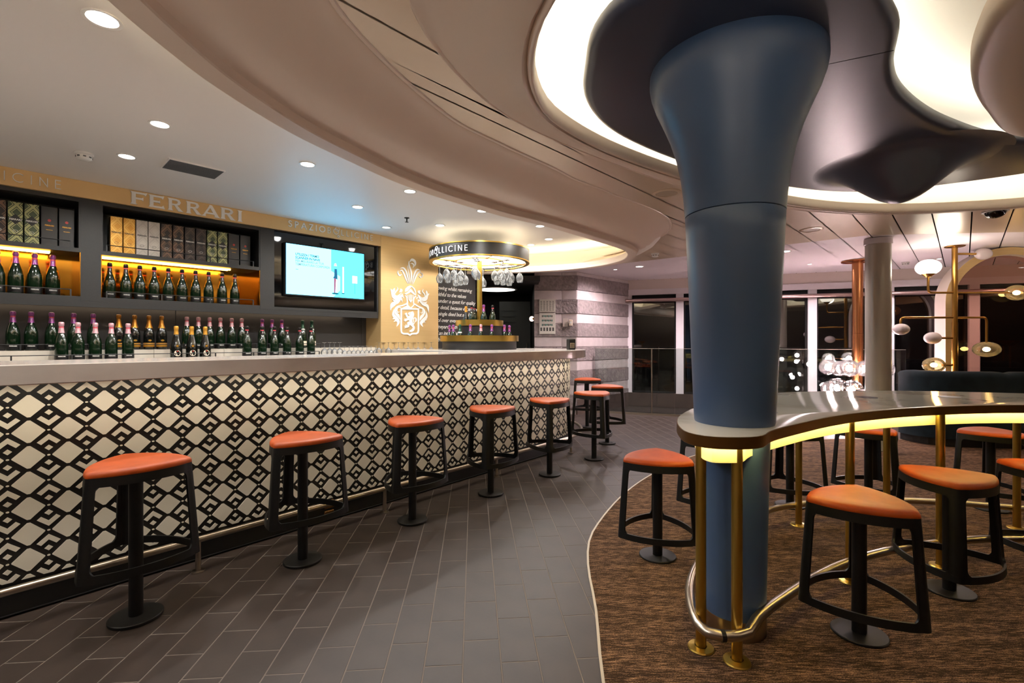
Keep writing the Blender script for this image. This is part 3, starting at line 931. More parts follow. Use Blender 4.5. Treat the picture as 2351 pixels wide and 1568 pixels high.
MB().bevbox(sp - 0.035, sp + 0.035, -0.002, 0.02, 0.03, 0.075, 0.004).bevbox(sp - 0.035, sp + 0.035, -0.002, 0.02, 0.09, 0.15, 0.004).build('access_plate', 'bronze', bf)

# worktop
bt = bar_off(0.2, -2.2, n=48)
ct = bt + [(3.5, 2.4), (3.5, 0.62), (3.42, 0.5), (3.3, 0.45), (-2.2, 0.45)]
def slab_bev(poly, z0, z1, b):
    a = sum(poly[i][0] * poly[(i + 1) % len(poly)][1] - poly[(i + 1) % len(poly)][0] * poly[i][1] for i in range(len(poly)))
    if a < 0: poly = poly[::-1]
    inn = offset(poly, b)
    m = MB()
    m.loft([[(x, y, z0) for x, y in inn], [(x, y, z0 + b) for x, y in poly], [(x, y, z1 - b) for x, y in poly], [(x, y, z1) for x, y in inn]], True, True, True)
    return m
bw = slab_bev(ct, ZP1, 1.178, 0.004).build('bar_counter', 'quartz', M=BAR.mat())
tag(bw, 'long pale quartz worktop of the bar with a rounded end', 'worktop')

# foot rail in front of the bar
fr = thing('foot_rail', 'brushed metal foot rail along the foot of the patterned bar', 'rail', M=BAR.mat())
MB().tube([(x, y, 0.178) for x, y in bar_off(0.15)], 0.018, 10, False).build('rail_tube', 'steel', fr, smooth=50)
rp = [BAR.s_at(455, -0.15), BAR.s_at(883, -0.15), BAR.s_at(1140, -0.15), BAR.s_at(1310, -0.15) + 0.02]
for s in [rp[0] - 1.35] + rp:
    if s > SCB:
        a = (s - SCB) / (RB + 0.15); x, y = SCB + (RB + 0.15) * math.sin(a), RB - (RB + 0.15) * math.cos(a)
    else: x, y = s, -0.15
    MB().lathe([(0.034, 0.0005), (0.034, 0.006), (0.014, 0.01), (0.014, 0.17)], 14, x, y).build('rail_post', 'steel', fr, smooth=40)

# ---------------------------------------------------------------- stools
def reuleaux(wd=0.34, rho=0.026, n=14):
    R = wd / math.sqrt(3); C = [(R * math.cos(a), R * math.sin(a)) for a in (0, 2 * PI / 3, 4 * PI / 3)]
    P = []
    for i in range(3):
        c = C[i]; base = 2 * PI / 3 * i
        for k in range(-5, 6):                      # rounded corner
            a = base + math.radians(60) * k / 5 * 0.98
            P.append((c[0] + rho * math.cos(a), c[1] + rho * math.sin(a)))
        opp = C[(i + 2) % 3]                        # side between corner i and i+1 curves about the opposite corner
        for k in range(1, n):
            a = base + PI / 3 - PI / 6 + (PI / 3) * k / n
            P.append((opp[0] + (wd + rho) * math.cos(a), opp[1] + (wd + rho) * math.sin(a)))
    return P
SEAT = resample(reuleaux(), 150, True)             # starts near the first corner
SEAT_R = max(math.hypot(*p) for p in SEAT)
c0 = max(range(150), key=lambda i: SEAT[i][0])
SEAT = SEAT[c0:] + SEAT[:c0]
PER = sum(math.dist(SEAT[i], SEAT[(i + 1) % 150]) for i in range(150))
def seat_pt(u, k, inset=0.0):
    """u in metres along the outline from the first corner, k scale"""
    f = (u / PER * 150) % 150; i = int(f); t = f - i
    a, b = SEAT[i], SEAT[(i + 1) % 150]
    x, y = a[0] + (b[0] - a[0]) * t, a[1] + (b[1] - a[1]) * t
    dx, dy = b[0] - a[0], b[1] - a[1]; l = math.hypot(dx, dy)
    nx, ny = -dy / l, dx / l
    return (x * k + nx * inset, y * k + ny * inset)
def make_stool(H):
    zt, zb_ = H - 0.030, H - 0.46
    def kz(z): return 1.0 + 0.15 * (zt - z) / (zt - zb_)
    parts = {}
    full = lambda k, ins: [seat_pt(PER * i / 120, k, ins) for i in range(120)]
    def ringz(k, ins, z): return [(x, y, z) for x, y in full(k, ins)]
    # cushion
    m = MB().loft([ringz(1.0, 0.004, H - 0.034), ringz(1.0, 0.0, H - 0.024), ringz(1.0, 0.001, H - 0.014), ringz(1.0, 0.006, H - 0.005), ringz(1.0, 0.016, H - 0.001), ringz(0.8, 0.0, H + 0.001), ringz(0.5, 0, H - 0.002), ringz(0.2, 0, H - 0.004)], True, True, True)
    parts['seat'] = [m.mesh('seat', 'orange_leather', 50)]
    def band(z0, z1):
        return MB().loft([ringz(kz(z0), 0, z0), ringz(kz(z1), 0, z1), ringz(kz(z1), 0.009, z1), ringz(kz(z0), 0.009, z0)], True, closed_v=True)
    parts['seat_frame'] = [band(H - 0.066, H - 0.026).mesh('seat_frame', 'black_metal', 40)]
    parts['footrest'] = [band(zb_, zb_ + 0.034).mesh('footrest', 'black_metal', 40)]
    legs = []
    z_hi, z_lo = H - 0.060, zb_ + 0.030; rf = 0.03
    zs = [z_hi - rf * (1 - math.cos(PI / 2 * i / 5)) for i in range(6)]
    zs += [z_hi - rf - (z_hi - z_lo - 2 * rf) * i / 6 for i in range(1, 6)] + [z_lo + rf * (1 - math.cos(PI / 2 * i / 5)) for i in range(5, -1, -1)]
    for c in range(3):
        m = MB(); rings = []
        for z in zs:
            d = min(z_hi - z, z - z_lo)
            g = 0.034 + (rf - math.sqrt(max(rf * rf - (rf - d) ** 2, 0)) if d < rf else 0)
            us = [PER / 3 * c - g + 2 * g * i / 8 for i in range(9)]
            k = kz(z)
            rings.append([(*seat_pt(u, k, 0), z) for u in us] + [(*seat_pt(u, k, 0.009), z) for u in us[::-1]])
        m.loft(rings, True, True, True)
        legs.append(m.mesh('leg', 'black_metal', 40))
    parts['leg'] = legs
    parts['post'] = [MB().lathe([(0.028, 0.012), (0.028, H - 0.05)], 20).mesh('post', 'black_metal', 40)]
    parts['base'] = [MB().lathe([(0.104, 0.0), (0.106, 0.004), (0.106, 0.013), (0.103, 0.016), (0.0, 0.017)], 40).mesh('base', 'base_metal', 40)]
    parts['underplate'] = [MB().lathe([(0.09, H - 0.05), (0.09, H - 0.034)], 20).mesh('underplate', 'black_metal', 40)]
    return parts
HI, LO = make_stool(0.73), make_stool(0.605)
def place_stool(parts, x, y, deg, label, group, name='bar_stool'):
    r = thing(name, label, 'stool', (x, y, 0.0), math.radians(deg), group)
    for nm, ms in parts.items():
        for me in ms: link(nm, me, r)
    return r
G1 = 'orange bar stools along the bar'
bar_stools = [
    (312, 1418, -100, 'orange-topped black bar stool nearest the camera, at the left of the bar front'),
    (695, 1288, -105, 'orange-topped black bar stool second from the left along the bar'),
    (947, 1196, -105, 'orange-topped black bar stool third from the left along the bar'),
    (1127, 1134, -97, 'orange-topped black bar stool fourth from the left along the bar'),
    (1262, 1090, -94, 'orange-topped black bar stool at the right end of the straight bar front'),
    (1364, 1054, -76, 'orange-topped black bar stool in front of the two others past the bar end'),
    (1394, 1018, -40, 'orange-topped black bar stool rightmost of the three past the bar end'),
]
for px, py, dg, lb in bar_stools:
    x, y = gp(px, py, 0); place_stool(HI, x, y, dg, lb, G1)
place_stool(HI, 1.125, 7.2, 205, 'orange-topped black bar stool farthest away, by the banded stone wall', G1)
G2 = 'low orange stools round the curved table'
low = [
    (0.865, 2.86, 75, 'low orange stool left of the blue column on the carpet'),
    (1.515, 2.10, 57, 'low orange stool nearest the camera, right of the blue column'),
    (2.235, 2.46, -124, 'low orange stool right of the nearest one, before the curved table'),
    (2.95, 2.62, 130, 'low orange stool cut by the right edge of the picture'),
    (1.43, 3.46, 185, 'low stool mostly hidden behind the blue column and table'),
    (2.16, 3.74, 80, 'low stool behind the table with only its black legs showing'),
    (2.80, 3.78, 40, 'low orange stool with a round red sticker, behind the table'),
    (3.64, 3.66, 170, 'low orange stool behind the table, in front of the dark sofa'),
]
for x, y, dg, lb in low:
    r = place_stool(LO, x, y, dg, lb, G2, 'low_stool')
    if abs(x - 2.80) < 0.01:
        MB().lathe([(0.0, 0.6045), (0.062, 0.6045)], 24).build('sticker', 'seal_red', r)
        MB().lathe([(0.048, 0.6050), (0.056, 0.6050)], 24).build('sticker_ring', 'print_white', r)
# ================================================================ BACK BAR
WM = WAL.mat()
sA = WAL.s_at
def wz(px, py, t=0.0): return WAL.z_at(px, py, t)
S_END = sA(868, 0)                      # right end of the cabinets
Z_FT, Z_FB = ZB, 2.490                  # gold fascia
Z_CT, Z_CB = 2.490, 1.625               # cabinet top and bottom
# back counter with a raised cream ledge
bc = thing('back_counter', 'back counter with raised cream ledge carrying the bottle rows', 'counter', M=WM)
MB().box(-2.5, 4.5, -0.30, 0.36, 1.085, 1.12).build('counter_top', 'quartz', bc)
MB().box(-2.5, 4.5, -0.26, 0.36, 0.0, 1.085).build('counter_body', 'cabinet_black', bc)
for i in range(12):
    a = -2.5 + i * 0.58
    MB().bevbox(a + 0.001, a + 0.579, 0.06, 0.36, 1.12, 1.205, 0.002).build('ledge', 'ledge_cream', bc)
bk = MB()
def rail(name, x0, x1, y, z, hgt, parent, n, r=0.004):
    m = MB().tube([(x0, y, z + hgt), (x1, y, z + hgt)], r, 6)
    m.build(name, 'cabinet_black', parent)
    for i in range(n):
        x = x0 + (x1 - x0) * i / (n - 1)
        MB().box(x - 0.005, x + 0.005, y - 0.004, y + 0.004, z, z + hgt).build('rail_post', 'cabinet_black', parent)
rail('guard_rail', -2.0, sA(733, -0.14), -0.14, 1.12, 0.05, bc, 14)
rail('guard_rail', -2.0, sA(736, 0.08), 0.08, 1.205, 0.05, bc, 14)

# backing boards behind the lower bottles
for a, b in ((-2.4, sA(405, 0.3)), (sA(405, 0.3), sA(832, 0.3)), (sA(832, 0.3), sA(872, 0.3))):
    MB().bevbox(a + 0.002, b - 0.002, 0.33, 0.36, 1.2, Z_CB + 0.02, 0.002).build('back_board', 'back_grey', wb)

# bottle cabinets
def cabinet(x0, x1, label, led_cut):
    c = thing('bottle_cabinet', label, 'cabinet', M=WM)
    zs1, zs0 = 2.065, 2.030
    MB().box(x0, x1, -0.0, 0.36, Z_CB, Z_CB + 0.036).build('bottom_shelf', 'cabinet_black', c)
    MB().box(x0, x1, 0.0, 0.34, zs0, zs1).build('shelf', 'cabinet_black', c)
    MB().box(x0, x1, 0.0, 0.36, Z_CT - 0.035, Z_CT).build('top_board', 'cabinet_black', c)
    MB().box(x0 - 0.0, x0 + 0.012, 0.0, 0.34, zs1, Z_CT - 0.035).box(x1 - 0.012, x1, 0.0, 0.34, zs1, Z_CT - 0.035).build('side_board', 'cabinet_black', c)
    MB().box(x0, x1, 0.335, 0.345, zs1, Z_CT - 0.035).build('back_panel', 'cabinet_black', c)
    n = max(1, int((x1 - x0) / 0.75)); wd = (x1 - x0) / n
    for i in range(n):
        MB().box(x0 + i * wd + 0.001, x0 + (i + 1) * wd - 0.001, 0.325, 0.33, Z_CB + 0.036, zs0).build('mirror_pane', 'amber_mirror', c)
    MB().box(x0, x0 + 0.006, 0.0, 0.325, Z_CB + 0.036, zs0).build('mirror_pane', 'amber_mirror', c)
    MB().box(x1 - 0.006, x1, 0.0, 0.325, Z_CB + 0.036, zs0).build('mirror_pane', 'amber_mirror', c)
    MB().box(x0 + 0.01, x1 - led_cut, 0.10, 0.125, zs0 - 0.014, zs0 - 0.001).build('led_strip', 'led_shelf', c)
    MB().box(x0 + 0.01, x1 - led_cut, 0.19, 0.205, zs0 - 0.010, zs0 - 0.001).build('led_strip', 'led_shelf', c)
    rail('guard_rail', x0 + 0.04, x1 - 0.06, 0.02, zs1, 0.055, c, 4)
    rail('guard_rail', x0 + 0.04, x1 - 0.06, 0.02, Z_CB + 0.036, 0.055, c, 4)
    return c
xl1, xr0, xr1 = sA(185, 0), sA(232, 0), sA(597, 0)
cabinet(-1.75, xl1, 'black wall cabinet with amber mirrored niche, at the left edge', 0.18)
cabinet(xr0, xr1, 'black wall cabinet with amber mirrored niche under the big sign', 0.25)
pil = thing('cabinet_divider', 'matt black upright between the two bottle cabinets', 'panel', M=WM)
MB().box(xl1, xr0, -0.004, 0.36, Z_CB, Z_CT).build('board', 'cabinet_black', pil)
MB().box(-1.75, S_END, 0.02, 0.34, Z_CB - 0.03, Z_CB).build('underside_board', 'cabinet_black', pil)
MB().box(-1.75, S_END, -0.002, 0.012, Z_CB - 0.052, Z_CB).build('lip', 'cabinet_black', pil)
MB().box(-1.7, sA(800, 0.2), 0.27, 0.29, Z_CB - 0.036, Z_CB - 0.031).build('led_strip', 'led_back', pil)

# media bay with black glass, screen in front
mb = thing('media_bay', 'glossy black glass bay holding the screen', 'panel', M=WM)
sg0, sg1 = sA(627, 0.03), sA(866, 0.0)
MB().box(xr1, sg0, -0.004, 0.36, Z_CB, Z_CT).build('upright', 'cabinet_black', mb)
MB().box(sg0, sg1, 0.03, 0.04, Z_CB + 0.03, Z_CT - 0.006).build('glass_panel', 'black_glass', mb)
MB().box(sg0 - 0.001, S_END, -0.004, 0.05, Z_CB, Z_CB + 0.03).box(sg1 - 0.006, S_END, -0.004, 0.05, Z_CB, Z_CT).box(sg0, S_END, -0.002, 0.05, Z_CT - 0.008, Z_CT).build('frame', 'cabinet_black', mb)
# screen
tv0, tv1 = sA(655, 0.0), sA(833, 0.0); tw = tv1 - tv0; tz0, tz1 = 1.803, 2.357; th = tz1 - tz0
tv = thing('wall_screen', 'lit cyan information screen on black glass', 'screen', M=WAL.mat(tv0, 0.0, tz0))
MB().bevbox(-0.012, tw + 0.012, -0.022, 0.028, -0.016, th + 0.012, 0.004).build('bezel', 'void_black', tv)
dsp = MB().box(0, tw, -0.0235, -0.0225, 0, th).build('display', 'screen_light', tv)
MB().slab([(0.66 * tw, 0), (tw, 0), (tw, th), (0.55 * tw, th), (0.55 * tw, 0.55 * th), (0.67 * tw, 0.45 * th), (0.67 * tw, 0.15 * th), (0.58 * tw, 0)], -0.0240, -0.0236).build('picture', 'screen_cyan', dsp)
for i, (tx, bold, mt) in enumerate((('UTILIZZA I TERMO', 0.0011, 'screen_dark'), ('SCANNER IN NAVE', 0.0011, 'screen_dark'), ('PER MISURARE LA TUA', 0.0003, 'screen_grey'), ('TEMPERATURA CORPOREA', 0.0003, 'screen_grey'))):
    me = text_mesh(tx, 0.0375, mt, bold=bold, spacing=0.95)
    link('lettering', me, dsp, M=Matrix.Translation((0.105 * tw, -0.0245, th * (0.785 - 0.066 * i))) @ Matrix.Scale(0.9, 4, (1, 0, 0)))
MB().box(0.11 * tw, 0.14 * tw, -0.0246, -0.024, 0.50 * th, 0.508 * th).build('dash', 'screen_dark', dsp)
fx = 0.605 * tw
def flat(pts, mt, nm): MB().slab([(x, z) for x, z in pts], -0.0250, -0.0244).build(nm, mt, dsp)
flat([(fx - 0.020, 0.66 * th), (fx + 0.020, 0.66 * th), (fx + 0.010, 0.72 * th), (fx - 0.008, 0.72 * th)], 'screen_skin', 'hat')
flat([(fx - 0.014, 0.45 * th), (fx - 0.028, 0.40 * th), (fx + 0.026, 0.38 * th), (fx + 0.02, 0.60 * th), (fx - 0.012, 0.60 * th)], 'screen_blue', 'figure_top')
flat([(fx - 0.016, 0.09 * th), (fx - 0.002, 0.09 * th), (fx + 0.006, 0.40 * th), (fx - 0.016, 0.40 * th)], 'screen_pink', 'figure_leg')
flat([(fx + 0.004, 0.09 * th), (fx + 0.020, 0.09 * th), (fx + 0.022, 0.38 * th), (fx + 0.006, 0.38 * th)], 'screen_skin', 'figure_leg')
flat([(fx + 0.044 * math.cos(a), 0.075 * th + 0.010 * math.sin(a)) for a in [2 * PI * i / 20 for i in range(20)]], 'screen_teal', 'floor_disc')
px_ = 0.708 * tw
flat([(px_ - 0.008, 0.10 * th), (px_ + 0.010, 0.10 * th), (px_ + 0.010, 0.66 * th), (px_ - 0.008, 0.66 * th)], 'screen_white', 'scanner')
flat([(px_ - 0.016, 0.08 * th), (px_ + 0.018, 0.08 * th), (px_ + 0.018, 0.105 * th), (px_ - 0.016, 0.105 * th)], 'screen_teal', 'scanner_foot')
sx = 0.87 * tw
flat([(sx - 0.032, 0.33 * th), (sx + 0.032, 0.33 * th), (sx + 0.032, 0.49 * th), (sx - 0.032, 0.49 * th)], 'screen_white', 'notice')
flat([(sx - 0.002, 0.10 * th), (sx + 0.002, 0.10 * th), (sx + 0.002, 0.33 * th), (sx - 0.002, 0.33 * th)], 'screen_teal', 'notice_stand')
for i in range(3): flat([(sx - 0.022, (0.36 + 0.035 * i) * th), (sx - 0.012, (0.36 + 0.035 * i) * th), (sx - 0.012, (0.375 + 0.035 * i) * th), (sx - 0.022, (0.375 + 0.035 * i) * th)], 'screen_teal', 'notice_mark')

# gold fascia with raised letters
fa = thing('sign_fascia', 'long gold fascia with raised white sign lettering above the cabinets', 'sign', M=WM)
MB().box(-2.4, sA(430, 0) - 0.001, -0.03, 0.33, Z_FB, Z_FT - 0.001).box(sA(430, 0) + 0.001, S_END + 0.02, -0.03, 0.33, Z_FB, Z_FT - 0.001).build('board', 'gold_paint', fa)
xs_px = [(298, 'F'), (340, 'E'), (384, 'R'), (426, 'R'), (463, 'A'), (505, 'R'), (544, 'I')]
ends_px = [338, 378, 420, 462, 504, 540, 556]
for (px, ch), ep in zip(xs_px, ends_px):
    m, wd = serif_letter(ch, 0.112, 0.014)
    a, b = sA(px, -0.03), sA(ep, -0.03)
    m.build('letter', 'letter_white', fa, M=Matrix.Translation((a, -0.031, 2.503)) @ Matrix.Scale((b - a) / wd, 4, (1, 0, 0)))
def small_sign(x0, x1, z, h, parent, skip=0):
    tx = 'SPAZIOBOLLICINE'
    tot = sum(STROKES[c][0] for c in tx)
    gap = ((x1 - x0) - tot * h) / (len(tx) - 1)
    x = x0
    for i, ch in enumerate(tx):
        m, wd = stroke_letter(ch, h, 0.17 if i < 6 else 0.085, 0.008, deco=(i == 7))
        if i >= skip: m.build('letter', 'letter_white', parent, M=Matrix.Translation((x, -0.031, z)))
        x += wd + gap
ln = sA(855, -0.03) - sA(662, -0.03)
small_sign(sA(662, -0.03), sA(855, -0.03), 2.542, 0.062, fa)
xe = sA(139, -0.03)
small_sign(xe - ln * 1.12, xe, 2.527, 0.066, fa, 8)

# gold crest panel
cp_ = thing('crest_panel', 'brushed gold wall panel bearing a white coat of arms', 'panel', M=WM)
MB().box(S_END + 0.022, sA(1003, 0), -0.03, 0.34, 1.12, ZB - 0.001).build('board', 'gold_panel', cp_)
def ez(cx_, cy_):
    px, py = 880 + cx_ / 7.84, 580 + cy_ / 7.84
    return (sA(px, -0.03), WAL.z_at(px, py, -0.03))
SC = (sA(960, -0.03) - sA(920, -0.03)) / (40 * 7.84)     # metres per traced unit, mean
crest_s = [
    ([(440, 562), (405, 480), (365, 380), (325, 318), (286, 338)], [3, 20, 24, 18, 2]),
    ([(266, 318), (256, 362), (288, 410), (332, 386)], [2, 18, 24, 2]),
    ([(456, 560), (432, 440), (402, 335), (352, 275), (294, 286)], [3, 20, 26, 20, 2]),
    ([(470, 556), (463, 440), (447, 340), (434, 232)], [3, 13, 13, 2]),
    ([(486, 556), (501, 420), (492, 325), (462, 235), (456, 152)], [3, 24, 28, 22, 3]),
    ([(472, 170), (508, 128), (556, 152), (572, 200), (560, 250)], [3, 34, 40, 26, 2]),
    ([(484, 194), (522, 198), (544, 232), (530, 276)], [2, 18, 18, 2]),
    ([(508, 570), (540, 430), (572, 344), (612, 302), (672, 332)], [3, 22, 26, 20, 2]),
    ([(530, 570), (572, 452), (612, 374), (652, 346), (690, 392)], [3, 22, 24, 16, 2]),
    ([(694, 368), (704, 414), (672, 446), (632, 420)], [2, 18, 22, 2]),
    ([(505, 610), (548, 650), (574, 705), (582, 755)], [10, 20, 16, 4]),
    ([(392, 772), (418, 818), (428, 900), (430, 940)], [16, 18, 20, 22]),
    ([(576, 782), (546, 826), (538, 900), (545, 930)], [16, 16, 16, 14]),
    ([(430, 765), (430, 820)], 9), ([(456, 762), (456, 848)], 9), ([(480, 755), (480, 868)], 9), ([(505, 758), (505, 862)], 9), ([(532, 765), (532, 840)], 9),
    ([(420, 900), (428, 946), (492, 1006)], [26, 24, 18]), ([(542, 905), (546, 936), (488, 1004)], 14),
    ([(412, 922), (340, 952), (262, 968), (216, 1012), (214, 1080), (262, 1132), (294, 1205)], [20, 18, 20, 26, 34, 40, 4]),
    ([(548, 922), (630, 972), (700, 1000), (734, 1050), (722, 1110), (680, 1160), (652, 1220)], [20, 18, 20, 26, 34, 40, 4]),
    ([(310, 990), (262, 988), (238, 1030), (252, 1072), (290, 1066)], [10, 14, 14, 14, 3]),
    ([(640, 996), (690, 1006), (706, 1050), (690, 1088), (660, 1080)], [10, 14, 14, 14, 3]),
    ([(318, 1000), (318, 1400), (326, 1440), (360, 1460), (436, 1460), (474, 1484), (510, 1460), (592, 1456), (620, 1436), (628, 1400), (628, 1010)], 24),
    ([(310, 1010), (640, 1016)], 22),
    ([(128, 655), (160, 720), (176, 790), (232, 826), (300, 800), (346, 742)], [12, 44, 46, 44, 44, 4]),
    ([(238, 615), (256, 655), (218, 706), (196, 752), (236, 786), (332, 722)], [3, 16, 18, 18, 20, 3]),
    ([(196, 636), (186, 680), (170, 720)], [3, 34, 20]),
    ([(296, 650), (318, 680), (282, 716)], [3, 44, 3]),
    ([(306, 820), (244, 894), (156, 930), (124, 1044)], [34, 44, 46, 2]),
    ([(160, 838), (204, 872), (290, 838)], [3, 30, 14]),
    ([(290, 860), (220, 920), (150, 996)], [4, 22, 2]),
    ([(336, 770), (364, 822)], [26, 3]), ([(320, 826), (334, 890)], [30, 3]),
    ([(186, 1022), (176, 1120), (232, 1190), (266, 1250), (236, 1330)], [3, 40, 54, 44, 2]),
    ([(160, 1196), (200, 1180)], [3, 30]), ([(186, 1244), (226, 1214)], [3, 30]),
    ([(820, 740), (784, 770), (766, 830), (730, 850), (660, 820), (614, 762)], [10, 40, 44, 42, 40, 4]),
    ([(716, 655), (700, 700), (734, 748), (744, 800), (700, 820), (616, 752)], [3, 16, 18, 18, 20, 3]),
    ([(764, 680), (776, 720), (786, 760)], [3, 34, 20]),
    ([(660, 684), (634, 706), (672, 752)], [3, 40, 3]),
    ([(650, 850), (706, 920), (786, 960), (812, 1078)], [34, 44, 46, 2]),
    ([(784, 880), (742, 910), (660, 870)], [3, 30, 14]),
    ([(610, 800), (592, 836)], [26, 3]), ([(630, 846), (622, 908)], [30, 3]),
    ([(760, 1050), (772, 1150), (716, 1220), (676, 1270), (708, 1336)], [3, 40, 54, 44, 2]),
    ([(778, 1216), (742, 1200)], [3, 30]), ([(752, 1262), (716, 1236)], [3, 30]),
    # lion
    ([(508, 1062), (516, 1110), (500, 1160), (486, 1215), (504, 1270), (516, 1312)], [40, 64, 66, 52, 46, 40]),
    ([(478, 1080), (452, 1100), (470, 1118)], [20, 20, 12]),
    ([(482, 1148), (436, 1160), (412, 1120), (402, 1084)], [30, 28, 30, 26]), ([(402, 1100), (380, 1112)], [18, 4]), ([(410, 1096), (424, 1086)], [16, 4]),
    ([(486, 1200), (430, 1200), (396, 1214)], [34, 30, 34]), ([(396, 1214), (362, 1218)], [26, 3]), ([(392, 1206), (376, 1184)], [18, 3]), ([(396, 1222), (380, 1240)], [18, 3]),
    ([(500, 1290), (448, 1266), (444, 1320), (400, 1336)], [40, 40, 34, 36]), ([(400, 1336), (368, 1318)], [24, 3]), ([(404, 1330), (404, 1290)], [24, 3]), ([(404, 1344), (378, 1360)], [20, 3]),
    ([(516, 1306), (544, 1350), (520, 1398), (470, 1416)], [40, 32, 36, 18]), ([(520, 1400), (500, 1426)], [22, 6]),
    ([(528, 1300), (548, 1270), (536, 1220), (544, 1180), (576, 1178), (586, 1214), (570, 1256)], [12, 12, 12, 14, 16, 24, 3]),
]
cm = MB()
def smooth_stroke(pts, wd):
    if len(pts) < 3: return pts, wd
    w_ = wd if isinstance(wd, list) else [wd] * len(pts)
    q = catmull([(p[0], p[1], v) for p, v in zip(pts, w_)], 5)
    return [(a, b) for a, b, c in q], [c for a, b, c in q]
for pts, wd in crest_s:
    if len(pts) == 11 and wd == 24: P_, W_ = pts, [24] * 11
    else: P_, W_ = smooth_stroke(pts, wd)
    if not isinstance(W_, list): W_ = [W_] * len(P_)
    cm.ribbon([ez(*p) for p in P_], [max(v, 1) * SC for v in W_], -0.008, 0)
for poly in ([(384, 706), (390, 655), (428, 612), (478, 592), (526, 606), (502, 614), (470, 645), (430, 692)], [(374, 738), (430, 712), (486, 648), (562, 738), (586, 756), (568, 770), (486, 712), (402, 756)], [(452, 846), (487, 904), (524, 846), (502, 846), (487, 868), (472, 846)], [(326, 1004), (436, 944), (492, 1008)]):
    cm.slab([ez(*p) for p in poly], -0.008, 0)
tag(cm.build('coat_of_arms', 'letter_white', cp_, M=Matrix.Translation((0, -0.031, 0))), 'white raised coat of arms with plumes, helmet and lion shield')

